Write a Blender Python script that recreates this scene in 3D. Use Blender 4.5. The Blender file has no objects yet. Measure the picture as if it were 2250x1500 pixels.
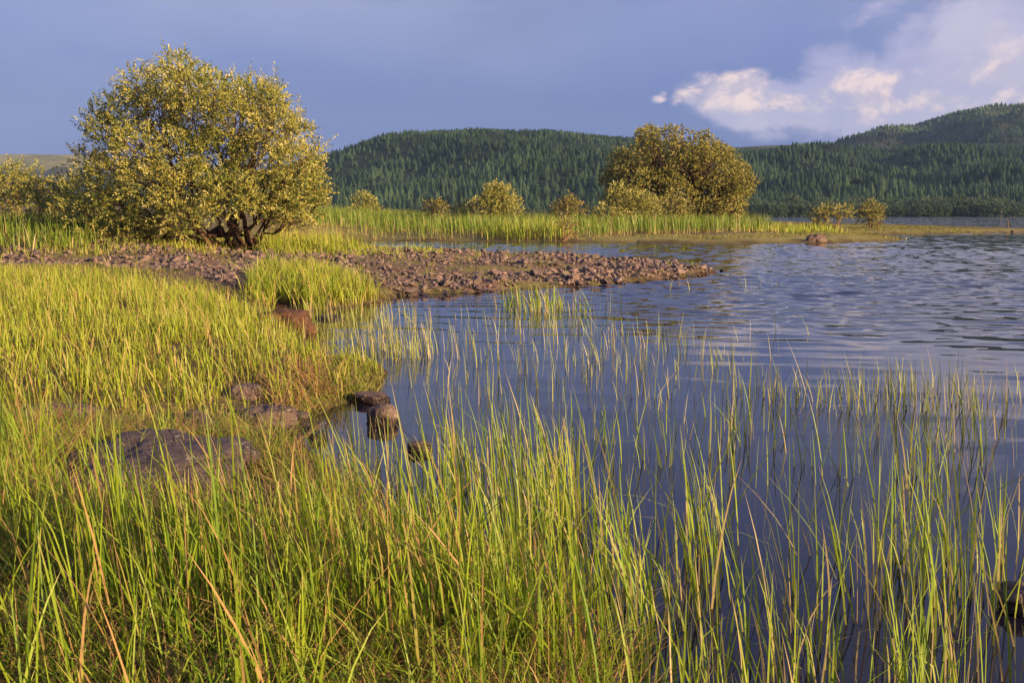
import bpy, bmesh, math, random
import numpy as np
from mathutils import Vector, Matrix, noise as mnoise

random.seed(7)
rng = np.random.default_rng(7)
S = bpy.context.scene
COL = S.collection

# ------------------------------------------------------------------ camera
EYE = 1.65
F = 2250 * 35 / 36
PITCH = -math.atan(280 / F)
cam = bpy.data.cameras.new('camera')
cam.lens = 35
cam.sensor_width = 36
cam.clip_start = 0.05
cam.clip_end = 20000
cam_ob = bpy.data.objects.new('camera', cam)
COL.objects.link(cam_ob)
cam_ob.location = (0, 0, EYE)
cam_ob.rotation_euler = (math.pi / 2 + PITCH, 0, 0)
S.camera = cam_ob

# ------------------------------------------------------------------ sun, exposure
SUN_AZ = math.radians(120)      # clockwise from +Y: behind the camera, to the right
SUN_EL = math.radians(13)
TO_SUN = Vector((math.sin(SUN_AZ) * math.cos(SUN_EL), math.cos(SUN_AZ) * math.cos(SUN_EL), math.sin(SUN_EL)))
sun = bpy.data.lights.new('sun', 'SUN')
sun.energy = 5.0
sun.angle = math.radians(0.6)
sun.color = (1.0, 0.70, 0.36)
sun_ob = bpy.data.objects.new('sun', sun)
COL.objects.link(sun_ob)
sun_ob.rotation_euler = (-TO_SUN).to_track_quat('-Z', 'Y').to_euler()
S.view_settings.view_transform = 'Standard'
S.view_settings.look = 'None'
S.view_settings.exposure = 1.4
S.view_settings.gamma = 1
S.view_settings.use_curve_mapping = False
S.render.engine = 'CYCLES'
S.cycles.max_bounces = 6
S.cycles.diffuse_bounces = 3
S.cycles.glossy_bounces = 3
S.cycles.transmission_bounces = 4
S.cycles.transparent_max_bounces = 8
S.cycles.volume_bounces = 0
S.cycles.use_denoising = True
S.cycles.sample_clamp_indirect = 4


# ------------------------------------------------------------------ node helper
class NT:
    def __init__(self, tree):
        self.t = tree
        self.N = tree.nodes
        self.L = tree.links

    def new(self, kind, **kw):
        n = self.N.new(kind)
        for k, v in kw.items():
            setattr(n, k, v)
        return n

    def put(self, sock, v):
        if isinstance(v, bpy.types.NodeSocket):
            self.L.new(v, sock)
        elif v is not None:
            sock.default_value = v

    def math(self, op, a, b=None, c=None, clamp=False):
        n = self.new('ShaderNodeMath', operation=op)
        n.use_clamp = clamp
        self.put(n.inputs[0], a)
        self.put(n.inputs[1], b)
        self.put(n.inputs[2], c)
        return n.outputs[0]

    def step(self, v, lo, hi, a=0.0, b=1.0):
        n = self.new('ShaderNodeMapRange', interpolation_type='SMOOTHSTEP')
        self.put(n.inputs[0], v)
        for i, x in enumerate((lo, hi, a, b)):
            self.put(n.inputs[i + 1], x)
        return n.outputs[0]

    def mix(self, f, a, b, mode='MIX'):
        n = self.new('ShaderNodeMix', data_type='RGBA', blend_type=mode)
        self.put(n.inputs[0], f)
        for s, v in ((n.inputs[6], a), (n.inputs[7], b)):
            if isinstance(v, tuple) and len(v) == 3:
                v = v + (1,)
            self.put(s, v)
        return n.outputs[2]

    def noise(self, vec, scale, detail=4, rough=0.55, dist=0.0):
        n = self.new('ShaderNodeTexNoise')
        self.put(n.inputs['Vector'], vec)
        n.inputs['Scale'].default_value = scale
        n.inputs['Detail'].default_value = detail
        n.inputs['Roughness'].default_value = rough
        n.inputs['Distortion'].default_value = dist
        return n.outputs[0]

    def mapping(self, vec, loc=(0, 0, 0), rot=(0, 0, 0), scale=(1, 1, 1)):
        n = self.new('ShaderNodeMapping')
        self.put(n.inputs[0], vec)
        n.inputs[1].default_value = loc
        n.inputs[2].default_value = rot
        n.inputs[3].default_value = scale
        return n.outputs[0]

    def attr(self, name, kind='GEOMETRY'):
        n = self.new('ShaderNodeAttribute', attribute_type=kind, attribute_name=name)
        return n.outputs['Fac']

    def ramp(self, f, stops):
        n = self.new('ShaderNodeValToRGB')
        self.put(n.inputs[0], f)
        e = n.color_ramp.elements
        while len(e) < len(stops):
            e.new(0.5)
        for el, (p, c) in zip(e, stops):
            el.position = p
            el.color = tuple(c) + (1,)
        return n.outputs[0]


# ------------------------------------------------------------------ sky
world = bpy.data.worlds.new('World')
S.world = world
world.use_nodes = True
w = NT(world.node_tree)
w.N.clear()
sky = w.new('ShaderNodeTexSky', sky_type='NISHITA')
sky.sun_disc = False
sky.sun_elevation = SUN_EL
sky.sun_rotation = SUN_AZ
sky.altitude = 150
tc = w.new('ShaderNodeTexCoord').outputs['Generated']
sep = w.new('ShaderNodeSeparateXYZ')
w.L.new(tc, sep.inputs[0])
dx, dy, dz = sep.outputs
el = w.math('ARCSINE', dz)
az = w.math('ARCTAN2', dx, dy)
comb = w.new('ShaderNodeCombineXYZ')
w.L.new(az, comb.inputs[0])
w.L.new(w.math('MULTIPLY', el, 1.35), comb.inputs[1])
ae = comb.outputs[0]
# the rain-cloud deck: blue-slate low down, greyer higher, broken softly
n_soft = w.noise(w.mapping(tc, scale=(1.1, 1.1, 2.6)), 1.6, 4, 0.5, 0.4)
n_soft2 = w.noise(w.mapping(tc, loc=(3, 1, 2), scale=(1, 1, 3)), 3.2, 5, 0.55, 0.6)
elc = w.math('MAXIMUM', el, 0.0)
deck = w.ramp(w.math('MULTIPLY', elc, 1.6), [(0.0, (0.108, 0.160, 0.44)), (0.17, (0.106, 0.162, 0.445)),
                                             (0.35, (0.205, 0.265, 0.60)), (1.0, (0.21, 0.23, 0.52))])
veil = w.math('MULTIPLY', w.step(n_soft, 0.42, 0.72), w.step(el, 0.04, 0.25))
deck = w.mix(w.math('MULTIPLY', veil, 0.75), deck, (0.34, 0.37, 0.56))
deck = w.mix(w.math('MULTIPLY', w.step(n_soft2, 0.45, 0.75), 0.5), deck, (0.15, 0.20, 0.43))


def lump(a, e, ra, re):
    p = w.math('DIVIDE', w.math('SUBTRACT', az, a), ra)
    q = w.math('DIVIDE', w.math('SUBTRACT', el, e), re)
    r2 = w.math('ADD', w.math('MULTIPLY', p, p), w.math('MULTIPLY', q, q))
    return w.math('EXPONENT', w.math('MULTIPLY', r2, -1.0))


def pix_dir(px, py):
    u, v = (px - 1125) / F, (750 - py) / F
    d = Vector((u, math.cos(PITCH) - v * math.sin(PITCH), math.sin(PITCH) + v * math.cos(PITCH))).normalized()
    return math.atan2(d.x, d.y), math.asin(d.z)


def lumps(items):
    tot = None
    for px, py, rx, ry, k in items:
        a, e = pix_dir(px, py)
        v = w.math('MULTIPLY', lump(a, e, rx * 1.12 / F, ry * 1.12 / F), k)
        tot = v if tot is None else w.math('MAXIMUM', tot, v)
    return tot


n_c = w.noise(w.mapping(ae, loc=(0.3, 0.1, 0)), 16, 8, 0.56, 0.35)
n_c2 = w.noise(w.mapping(ae, loc=(5.3, 2.1, 0)), 9, 6, 0.55, 0.3)
# pale lilac cloud bank, going on beyond the frame to the right
bank = lumps([(1690, 225, 150, 45, 1.0), (1800, 238, 200, 36, 0.9), (1900, 215, 150, 85, 1.05), (2060, 190, 150, 90, 0.95),
              (2210, 110, 170, 150, 1.0), (2320, 200, 300, 190, 1.1), (2700, 190, 420, 230, 1.1), (3300, 230, 500, 200, 1.0),
              (1448, 220, 26, 14, 0.42), (2120, 40, 200, 90, 0.55), (2050, 280, 330, 34, 0.55), (4000, 240, 500, 170, 0.9)])
fac_bank = w.step(w.math('ADD', bank, w.math('MULTIPLY', w.math('MULTIPLY', w.math('SUBTRACT', n_c, 0.5), w.step(bank, 0.02, 0.3)), 1.5)), 0.24, 0.60)
bank_col = w.mix(w.step(n_c2, 0.35, 0.65), (0.43, 0.42, 0.66), (0.58, 0.53, 0.70))
deck = w.mix(w.math('MULTIPLY', fac_bank, 0.95), deck, bank_col)
# sunlit cumulus heads
heads = lumps([(1600, 205, 90, 36, 1.0), (1650, 188, 45, 26, 0.85), (1540, 224, 50, 18, 0.75), (1710, 220, 80, 26, 0.75), (1800, 222, 70, 26, 0.5),
               (1905, 205, 60, 50, 0.85), (1880, 175, 45, 35, 0.62), (1950, 150, 40, 30, 0.45), (2050, 215, 60, 28, 0.6), (2020, 150, 30, 14, 0.5),
               (2190, 185, 130, 45, 0.5), (2240, 212, 130, 30, 0.62), (2110, 150, 60, 28, 0.4), (2220, 80, 80, 60, 0.3), (2000, 225, 90, 24, 0.5), (1449, 217, 17, 9, 0.50), (1458, 208, 12, 8, 0.50),
               (2500, 190, 130, 60, 0.85), (2850, 180, 160, 70, 0.85), (3300, 200, 160, 60, 0.8)])
n_h = w.noise(w.mapping(ae, loc=(0.3, 0.1, 0)), 22, 9, 0.62, 0.25)
n_h2 = w.noise(w.mapping(ae, loc=(0.3 - 0.006, 0.1 + 0.010, 0)), 22, 9, 0.62, 0.25)
fac_head = w.step(w.math('ADD', heads, w.math('MULTIPLY', w.math('MULTIPLY', w.math('SUBTRACT', n_h, 0.5), w.step(heads, 0.05, 0.4)), 2.2)), 0.20, 0.78)
lit = w.step(w.math('SUBTRACT', n_h, n_h2), -0.10, 0.10)
deck = w.mix(w.math('MULTIPLY', fac_head, 0.92), deck, w.mix(lit, (0.60, 0.51, 0.64), (1.0, 0.77, 0.72)))
bg1 = w.new('ShaderNodeBackground')
w.L.new(sky.outputs[0], bg1.inputs[0])
bg1.inputs[1].default_value = 0.05
bg2 = w.new('ShaderNodeBackground')
w.L.new(deck, bg2.inputs[0])
bg2.inputs[1].default_value = 0.43
mixbg = w.new('ShaderNodeMixShader')
mixbg.inputs[0].default_value = 0.92
w.L.new(bg1.outputs[0], mixbg.inputs[1])
w.L.new(bg2.outputs[0], mixbg.inputs[2])
wout = w.new('ShaderNodeOutputWorld')
w.L.new(mixbg.outputs[0], wout.inputs[0])


# ------------------------------------------------------------------ geometry helpers
def ray(px, py):
    u, v = (px - 1125) / F, (750 - py) / F
    return np.array([u, math.cos(PITCH) - v * math.sin(PITCH), math.sin(PITCH) + v * math.cos(PITCH)])


def gp(px, py, z=0.0):
    d = ray(px, py)
    t = (z - EYE) / d[2]
    return np.array([d[0] * t, d[1] * t])


def at(px, py, y):
    d = ray(px, py)
    t = y / d[1]
    return np.array([d[0] * t, y, EYE + d[2] * t])


def poly(pts, z=0.0):
    return np.array([gp(p[0], p[1], p[2] if len(p) > 2 else z) for p in pts])


def inside(P, Q):
    c = np.zeros(len(P), bool)
    x, y = P[:, 0], P[:, 1]
    for i in range(len(Q)):
        (x1, y1), (x2, y2) = Q[i - 1], Q[i]
        if y1 == y2:
            continue
        c ^= ((y1 > y) != (y2 > y)) & (x < (x2 - x1) * (y - y1) / (y2 - y1) + x1)
    return c


def dist(P, Q, closed=True):
    d = np.full(len(P), 1e9)
    for i in range(0 if closed else 1, len(Q)):
        a, b = Q[i - 1], Q[i]
        ab = b - a
        t = np.clip(((P - a) @ ab) / max(ab @ ab, 1e-12), 0, 1)
        d = np.minimum(d, np.hypot(*(P - a - t[:, None] * ab).T))
    return d


def sdist(P, Q):
    return np.where(inside(P, Q), 1, -1) * dist(P, Q)


def sines(seed, n, lo, hi):
    r = np.random.default_rng(seed)
    k = np.exp(r.uniform(math.log(lo), math.log(hi), n))
    a = r.uniform(0, 2 * math.pi, n)
    return k * np.cos(a), k * np.sin(a), r.uniform(0, 6.28, n), (lo / k) ** 0.8


def fnoise(P, seed, lo, hi, n=14):
    kx, ky, ph, am = sines(seed, n, 2 * math.pi / hi, 2 * math.pi / lo)
    v = np.zeros(len(P))
    for i in range(n):
        v += am[i] * np.sin(P[:, 0] * kx[i] + P[:, 1] * ky[i] + ph[i])
    return v / math.sqrt((am ** 2).sum() / 2)


def sstep(x, a, b):
    t = np.clip((x - a) / (b - a), 0, 1)
    return t * t * (3 - 2 * t)


def scatter(Q, n, r=rng):
    lo, hi = Q.min(0), Q.max(0)
    out = []
    have = 0
    while have < n:
        P = r.uniform(lo, hi, (max(n, 1000) * 2, 2))
        P = P[inside(P, Q)]
        out.append(P)
        have += len(P)
    return np.concatenate(out)[:n]


def mesh(name, V, faces, attrs=None, smooth=False):
    """faces: list of (m,k) index arrays"""
    m = bpy.data.meshes.new(name)
    V = np.asarray(V, np.float32)
    m.vertices.add(len(V))
    m.vertices.foreach_set('co', V.ravel())
    loops = np.concatenate([np.asarray(f, np.int32).ravel() for f in faces if len(f)])
    tot = np.concatenate([np.full(len(f), np.asarray(f).shape[1], np.int32) for f in faces if len(f)])
    m.loops.add(len(loops))
    m.loops.foreach_set('vertex_index', loops)
    m.polygons.add(len(tot))
    m.polygons.foreach_set('loop_start', np.concatenate([[0], np.cumsum(tot)[:-1]]).astype(np.int32))
    m.polygons.foreach_set('loop_total', tot)
    if smooth:
        m.polygons.foreach_set('use_smooth', np.ones(len(tot), bool))
    for k, v in (attrs or {}).items():
        a = m.attributes.new(k, 'FLOAT', 'POINT')
        a.data.foreach_set('value', np.asarray(v, np.float32))
    m.update(calc_edges=True)
    return m


def obj(name, me, mat=None, parent=None, loc=None):
    o = bpy.data.objects.new(name, me)
    COL.objects.link(o)
    if mat and me is not None and not me.materials:
        me.materials.append(mat)
    if parent:
        o.parent = parent
    if loc is not None:
        o.location = loc
    return o


def tag(o, label=None, cat=None, group=None, kind=None):
    if label:
        o['label'] = label
    if cat:
        o['category'] = cat
    if group:
        o['group'] = group
    if kind:
        o['kind'] = kind
    return o


def copy_tree(o, parent=None):
    c = o.copy()
    COL.objects.link(c)
    if parent:
        c.parent = parent
    for ch in o.children:
        copy_tree(ch, c)
    return c


def material(name):
    m = bpy.data.materials.new(name)
    m.use_nodes = True
    n = NT(m.node_tree)
    n.N.clear()
    out = n.new('ShaderNodeOutputMaterial')
    return m, n, out


def principled(n, out, col, rough=0.8, spec=0.3, bump=None, bump_d=0.02):
    p = n.new('ShaderNodeBsdfPrincipled')
    n.put(p.inputs['Base Color'], col if not isinstance(col, tuple) else tuple(col) + (1,))
    n.put(p.inputs['Roughness'], rough)
    n.put(p.inputs['Specular IOR Level'], spec)
    if bump is not None:
        b = n.new('ShaderNodeBump')
        b.inputs['Strength'].default_value = 1
        b.inputs['Distance'].default_value = bump_d
        n.put(b.inputs['Height'], bump)
        n.L.new(b.outputs[0], p.inputs['Normal'])
    n.L.new(p.outputs[0], out.inputs[0])
    return p


# ------------------------------------------------------------------ materials
def mat_ground():
    m, n, out = material('ground')
    g = n.new('ShaderNodeNewGeometry').outputs['Position']
    n1 = n.noise(g, 0.9, 6, 0.6)
    n2 = n.noise(g, 9, 5, 0.65)
    n3 = n.noise(g, 40, 3, 0.6)
    soil = n.mix(n2, (0.055, 0.036, 0.024), (0.12, 0.085, 0.05))
    turf = n.mix(n.step(n2, 0.35, 0.65), (0.17, 0.165, 0.045), (0.26, 0.22, 0.075))
    turf = n.mix(n.step(n1, 0.55, 0.7), turf, (0.17, 0.10, 0.055))
    c = n.mix(n.step(n.math('ADD', n1, n.math('MULTIPLY', n.math('SUBTRACT', n2, 0.5), 0.6)), 0.38, 0.62), soil, turf)
    sh = n.mix(n.step(n3, 0.3, 0.7), (0.13, 0.080, 0.062), (0.24, 0.155, 0.12))
    sh = n.mix(n.step(n.math('ADD', n1, n.math('MULTIPLY', n2, 0.5)), 0.66, 0.86), sh, (0.20, 0.18, 0.055))
    c = n.mix(n.attr('shingle'), c, sh)
    fl = n.mix(n.step(n2, 0.3, 0.7), (0.19, 0.18, 0.05), (0.30, 0.25, 0.09))
    c = n.mix(n.attr('flat'), c, fl)
    c = n.mix(n.attr('peat'), c, n.mix(n2, (0.03, 0.017, 0.011), (0.085, 0.046, 0.028)))
    h = n.math('ADD', n.math('MULTIPLY', n2, 1.0), n.math('MULTIPLY', n3, 0.4))
    principled(n, out, c, 0.9, 0.15, h, 0.05)
    return m


def mat_water():
    m, n, out = material('lake_water')
    gn = n.new('ShaderNodeNewGeometry')
    gn.name = 'geo'
    g = gn.outputs['Position']
    sep = n.new('ShaderNodeSeparateXYZ')
    n.L.new(g, sep.inputs[0])
    y = sep.outputs[1]
    far = n.step(y, 10, 26)
    calm = n.step(y, 22, 8)
    rot = math.radians(7)

    def slope(scale, amp, detail, rz, loc=(0, 0, 0)):
        t = n.new('ShaderNodeTexNoise')
        n.L.new(n.mapping(g, loc=loc, rot=(0, 0, rz), scale=scale), t.inputs['Vector'])
        t.inputs['Scale'].default_value = 1
        t.inputs['Detail'].default_value = detail
        t.inputs['Roughness'].default_value = 0.55
        v = n.new('ShaderNodeVectorMath', operation='SUBTRACT')
        n.L.new(t.outputs['Color'], v.inputs[0])
        v.inputs[1].default_value = (0.5, 0.5, 0.5)
        q = n.new('ShaderNodeVectorMath', operation='SCALE')
        n.L.new(v.outputs[0], q.inputs[0])
        n.put(q.inputs['Scale'], amp)
        return q.outputs[0]

    gust = n.step(n.noise(n.mapping(g, scale=(0.05, 0.10, 1)), 1.0, 3, 0.5), 0.3, 0.7, 0.45, 1.25)
    dist_ = n.step(y, 45, 110)
    parts = [slope((1.0, 1.4, 1), n.math('MULTIPLY', n.math('MULTIPLY', dist_, gust), 0.95), 3, -rot, (7, 2, 0)),
             slope((6, 9, 1), n.math('ADD', n.math('MULTIPLY', n.math('MULTIPLY', far, gust), 0.10), 0.016), 3, 0, (1, 9, 0))]
    tot = parts[0]
    for q in parts[1:]:
        v = n.new('ShaderNodeVectorMath', operation='ADD')
        n.L.new(tot, v.inputs[0])
        n.L.new(q, v.inputs[1])
        tot = v.outputs[0]
    v = n.new('ShaderNodeVectorMath', operation='MULTIPLY')
    n.L.new(tot, v.inputs[0])
    v.inputs[1].default_value = (0.6, 1, 0)
    v2 = n.new('ShaderNodeVectorMath', operation='ADD')
    n.L.new(v.outputs[0], v2.inputs[0])
    n.L.new(n.N['geo'].outputs['Normal'], v2.inputs[1])
    b = n.new('ShaderNodeVectorMath', operation='NORMALIZE')
    n.L.new(v2.outputs[0], b.inputs[0])
    p = n.new('ShaderNodeBsdfPrincipled')
    p.inputs['Base Color'].default_value = (0.010, 0.008, 0.017, 1)
    p.inputs['Roughness'].default_value = 0.03
    p.inputs['IOR'].default_value = 1.333
    n.L.new(b.outputs[0], p.inputs['Normal'])
    n.L.new(p.outputs[0], out.inputs[0])
    return m


def mat_blade(name, base, mid, tip, dry, young, dry_share=0.12, transl=0.35):
    m, n, out = material(name)
    t = n.attr('t')
    tint = n.attr('tint')
    c = n.ramp(t, [(0.0, base), (0.28, mid), (0.8, mid), (1.0, tip)])
    c = n.mix(n.step(tint, 0.0, 0.55, 0.75, 0.0), c, n.ramp(t, [(0.0, base), (0.3, young), (1.0, young)]))
    c = n.mix(n.step(tint, 1 - dry_share, 1 - dry_share * 0.7), c, dry)
    d = n.new('ShaderNodeBsdfPrincipled')
    n.L.new(c, d.inputs['Base Color'])
    d.inputs['Roughness'].default_value = 0.45
    d.inputs['Specular IOR Level'].default_value = 0.3
    tr = n.new('ShaderNodeBsdfTranslucent')
    n.L.new(n.mix(0.35, c, (1.0, 0.95, 0.3), 'MULTIPLY'), tr.inputs[0])
    mx = n.new('ShaderNodeMixShader')
    mx.inputs[0].default_value = transl
    n.L.new(d.outputs[0], mx.inputs[1])
    n.L.new(tr.outputs[0], mx.inputs[2])
    n.L.new(mx.outputs[0], out.inputs[0])
    return m


def mat_leaf(name, a, b, pale, yellow, share_yellow=0.05, transl=0.25, per_object=False):
    m, n, out = material(name)
    tint = n.attr('tint')
    c = n.mix(n.step(tint, 0.0, 0.75), a, b)
    c = n.mix(n.step(tint, 0.72, 0.86), c, pale)
    c = n.mix(n.step(tint, 1 - share_yellow, 1 - share_yellow * 0.8), c, yellow)
    if per_object:
        oi = n.new('ShaderNodeObjectInfo').outputs['Random']
        hs = n.new('ShaderNodeHueSaturation')
        n.put(hs.inputs['Hue'], n.math('ADD', n.math('MULTIPLY', oi, 0.03), 0.485))
        n.put(hs.inputs['Value'], n.math('ADD', n.math('MULTIPLY', oi, 0.3), 0.85))
        n.L.new(c, hs.inputs['Color'])
        c = hs.outputs[0]
    d = n.new('ShaderNodeBsdfPrincipled')
    n.L.new(c, d.inputs['Base Color'])
    d.inputs['Roughness'].default_value = 0.5
    d.inputs['Specular IOR Level'].default_value = 0.35
    tr = n.new('ShaderNodeBsdfTranslucent')
    n.L.new(c, tr.inputs[0])
    mx = n.new('ShaderNodeMixShader')
    mx.inputs[0].default_value = transl
    n.L.new(d.outputs[0], mx.inputs[1])
    n.L.new(tr.outputs[0], mx.inputs[2])
    n.L.new(mx.outputs[0], out.inputs[0])
    return m


def mat_bark(name, a, b):
    m, n, out = material(name)
    g = n.new('ShaderNodeNewGeometry').outputs['Position']
    v = n.noise(n.mapping(g, scale=(8, 8, 3)), 2.0, 5, 0.65)
    principled(n, out, n.mix(v, a, b), 0.9, 0.15, v, 0.02)
    return m


def mat_rock(name, a, b, c2, wet=False, scale=1.0):
    m, n, out = material(name)
    tcn = n.new('ShaderNodeTexCoord').outputs['Object']
    oi = n.new('ShaderNodeObjectInfo').outputs['Random']
    g = n.new('ShaderNodeNewGeometry').outputs['Position']
    v1 = n.noise(g, 3 * scale, 6, 0.65, 0.3)
    v2 = n.noise(g, 22 * scale, 5, 0.7)
    v3 = n.noise(n.mapping(g, rot=(0.5, 0.3, 0.2), scale=(2, 6, 14)), 2.2 * scale, 4, 0.6, 0.8)
    c = n.mix(n.step(v1, 0.3, 0.7), a, b)
    c = n.mix(n.step(v2, 0.5, 0.7, 0, 0.6), c, c2)
    tint = n.math('ADD', n.attr('tint'), oi)
    c = n.mix(1.0, c, n.ramp(n.math('FRACT', tint), [(0, (0.60, 0.60, 0.68)), (0.5, (1.0, 0.92, 0.90)), (0.85, (1.2, 1.0, 0.88)), (1, (1.5, 1.4, 1.4))]), 'MULTIPLY')
    if wet:
        sepz = n.new('ShaderNodeSeparateXYZ')
        n.L.new(g, sepz.inputs[0])
        zz = n.math('ADD', sepz.outputs[2], n.math('MULTIPLY', n.math('SUBTRACT', v1, 0.5), 0.10))
        dry = n.step(zz, 0.05, 0.085)
        c = n.mix(dry, n.mix(1.0, c, (0.26, 0.24, 0.24), 'MULTIPLY'), c)
        rough = n.step(dry, 0, 1, 0.22, 0.8)
    else:
        rough = 0.85
    vo = n.new('ShaderNodeTexVoronoi', feature='DISTANCE_TO_EDGE')
    n.put(vo.inputs['Vector'], n.mix(0.12, g, n.new('ShaderNodeTexNoise').outputs['Color'], 'ADD'))
    vo.inputs['Scale'].default_value = 2.6 * scale
    crack = n.step(vo.outputs['Distance'], 0.0, 0.035)
    c = n.mix(n.math('MULTIPLY', n.math('SUBTRACT', 1.0, crack), 0.22), c, (0.02, 0.015, 0.013))
    lich = n.math('MULTIPLY', n.step(n.noise(g, 9 * scale, 3, 0.5), 0.62, 0.68), n.step(v2, 0.42, 0.6))
    c = n.mix(n.math('MULTIPLY', lich, 0.5), c, (0.34, 0.32, 0.27))
    h = n.math('ADD', n.math('ADD', n.math('MULTIPLY', v2, 0.5), n.math('MULTIPLY', v3, 0.8)), n.math('MULTIPLY', crack, 0.3))
    principled(n, out, c, rough, 0.35, h, 0.03 / scale)
    return m


def mat_hill(name, a, b, c2):
    m, n, out = material(name)
    g = n.new('ShaderNodeNewGeometry').outputs['Position']
    v1 = n.noise(g, 0.012, 6, 0.6, 0.3)
    v2 = n.noise(g, 0.09, 5, 0.65)
    c = n.mix(n.step(v1, 0.35, 0.65), a, b)
    c = n.mix(n.step(v2, 0.45, 0.7), c, c2)
    principled(n, out, c, 0.95, 0.05, v2, 2.0)
    return m


M_GROUND = mat_ground()
M_WATER = mat_water()
M_MARSH = mat_blade('marsh_blade', (0.17, 0.09, 0.03), (0.24, 0.32, 0.025), (0.48, 0.36, 0.15), (0.40, 0.25, 0.11), (0.095, 0.20, 0.018), 0.18)
M_MEADOW = mat_blade('meadow_blade', (0.20, 0.13, 0.04), (0.31, 0.36, 0.034), (0.50, 0.44, 0.15), (0.48, 0.34, 0.14), (0.15, 0.245, 0.022), 0.15)
M_REED = mat_blade('water_reed_blade', (0.22, 0.16, 0.06), (0.28, 0.36, 0.04), (0.50, 0.40, 0.22), (0.44, 0.34, 0.17), (0.13, 0.25, 0.03), 0.22)
M_STEM = mat_blade('pale_reed_stem', (0.27, 0.22, 0.09), (0.35, 0.37, 0.12), (0.50, 0.42, 0.22), (0.50, 0.42, 0.24), (0.22, 0.31, 0.06), 0.25)
M_BED = mat_blade('reed_bed_blade', (0.34, 0.24, 0.11), (0.16, 0.235, 0.025), (0.24, 0.235, 0.07), (0.36, 0.28, 0.13), (0.105, 0.19, 0.02), 0.12)
M_LITTER = mat_blade('dry_litter', (0.16, 0.09, 0.045), (0.34, 0.21, 0.10), (0.42, 0.29, 0.15), (0.26, 0.14, 0.07), (0.28, 0.19, 0.08), 0.3)
M_TURF = mat_blade('turf_blade', (0.12, 0.09, 0.035), (0.25, 0.26, 0.055), (0.34, 0.30, 0.10), (0.34, 0.24, 0.10), (0.15, 0.21, 0.03), 0.2)
M_WILLOW = mat_leaf('willow_leaf', (0.10, 0.145, 0.026), (0.36, 0.335, 0.085), (0.58, 0.52, 0.24), (0.58, 0.42, 0.03), 0.03, 0.18)
M_SALLOW = mat_leaf('sallow_leaf', (0.15, 0.160, 0.032), (0.32, 0.295, 0.070), (0.48, 0.41, 0.14), (0.48, 0.35, 0.06), 0.02, 0.15)
M_BUSH = mat_leaf('bush_leaf', (0.18, 0.18, 0.045), (0.34, 0.31, 0.09), (0.50, 0.43, 0.18), (0.5, 0.36, 0.06), 0.05, 0.2, True)
M_FARBUSH = mat_leaf('far_bush_leaf', (0.12, 0.19, 0.08), (0.20, 0.27, 0.12), (0.30, 0.35, 0.18), (0.09, 0.09, 0.04), 0.001, 0.45, True)
M_BARK = mat_bark('willow_bark', (0.045, 0.026, 0.016), (0.15, 0.085, 0.052))
M_TWIG = mat_bark('twig_bark', (0.12, 0.065, 0.04), (0.28, 0.16, 0.10))
M_STONE = mat_rock('shingle_stone', (0.10, 0.076, 0.076), (0.195, 0.148, 0.137), (0.29, 0.235, 0.22), True, 2.0)
M_BOULDER = mat_rock('boulder_rock', (0.068, 0.052, 0.054), (0.135, 0.10, 0.096), (0.21, 0.165, 0.155), True, 1.2)
M_PEAT = mat_rock('peat', (0.035, 0.018, 0.012), (0.09, 0.045, 0.028), (0.13, 0.075, 0.05), False, 2.0)
M_FOREST_FLOOR = mat_hill('forest_floor', (0.035, 0.055, 0.028), (0.055, 0.080, 0.038), (0.07, 0.08, 0.04))
M_GRASSMOOR = mat_hill('grass_moor', (0.19, 0.20, 0.11), (0.27, 0.25, 0.15), (0.14, 0.16, 0.09))
M_MOOR = mat_hill('moor', (0.075, 0.085, 0.040), (0.105, 0.10, 0.052), (0.055, 0.065, 0.032))


def mat_spruce():
    m, n, out = material('spruce_needles')
    tint = n.math('ADD', n.attr('shade', 'INSTANCER'), n.new('ShaderNodeObjectInfo').outputs['Random'])
    tint = n.math('FRACT', tint)
    g = n.new('ShaderNodeNewGeometry').outputs['Position']
    patch = n.noise(g, 0.014, 5, 0.6, 0.6)
    c = n.mix(tint, (0.030, 0.066, 0.034), (0.11, 0.18, 0.082))
    c = n.mix(n.step(patch, 0.46, 0.64, 0, 0.9), c, n.mix(tint, (0.10, 0.19, 0.08), (0.18, 0.28, 0.12)))
    principled(n, out, c, 0.8, 0.15)
    return m


M_SPRUCE = mat_spruce()

# ------------------------------------------------------------------ terrain
SHORE = np.concatenate([
    np.array([(1.6, -14), (0.9, -3.0), (0.75, 1.5)]),
    poly([(1360, 1500), (1240, 1420), (1050, 1290), (900, 1190), (770, 1095), (700, 1020), (650, 985), (610, 955), (655, 930),
          (690, 902), (745, 890), (838, 850), (853, 822), (828, 800), (770, 788), (722, 795), (694, 772), (672, 748), (662, 728),
          (625, 708), (592, 692), (602, 676), (680, 682), (760, 674), (830, 662), (872, 650), (1000, 643), (1150, 633), (1290, 628),
          (1400, 619), (1480, 612), (1562, 601)]),
    poly([(1500, 583, .05), (1380, 573, .08), (1200, 560, .12), (1060, 550, .16), (960, 545, .2), (860, 541, .18), (790, 538, .1),
          (720, 534, .02), (760, 529), (1000, 530), (1200, 532), (1400, 534), (1600, 536), (1780, 535), (1900, 532), (1995, 528),
          (1900, 520), (1850, 516.5), (1930, 515), (2060, 514), (2200, 511.5), (2330, 508), (2240, 505), (2080, 500), (1940, 495),
          (1800, 491), (1680, 488), (1500, 486.5), (1250, 486)]),
    np.array([(-30, 300), (-60, 420), (-90, 560), (-260, 900), (-1200, 1000), (-1500, 200), (-900, -600), (-60, -300), (-3, -30)])])
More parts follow.
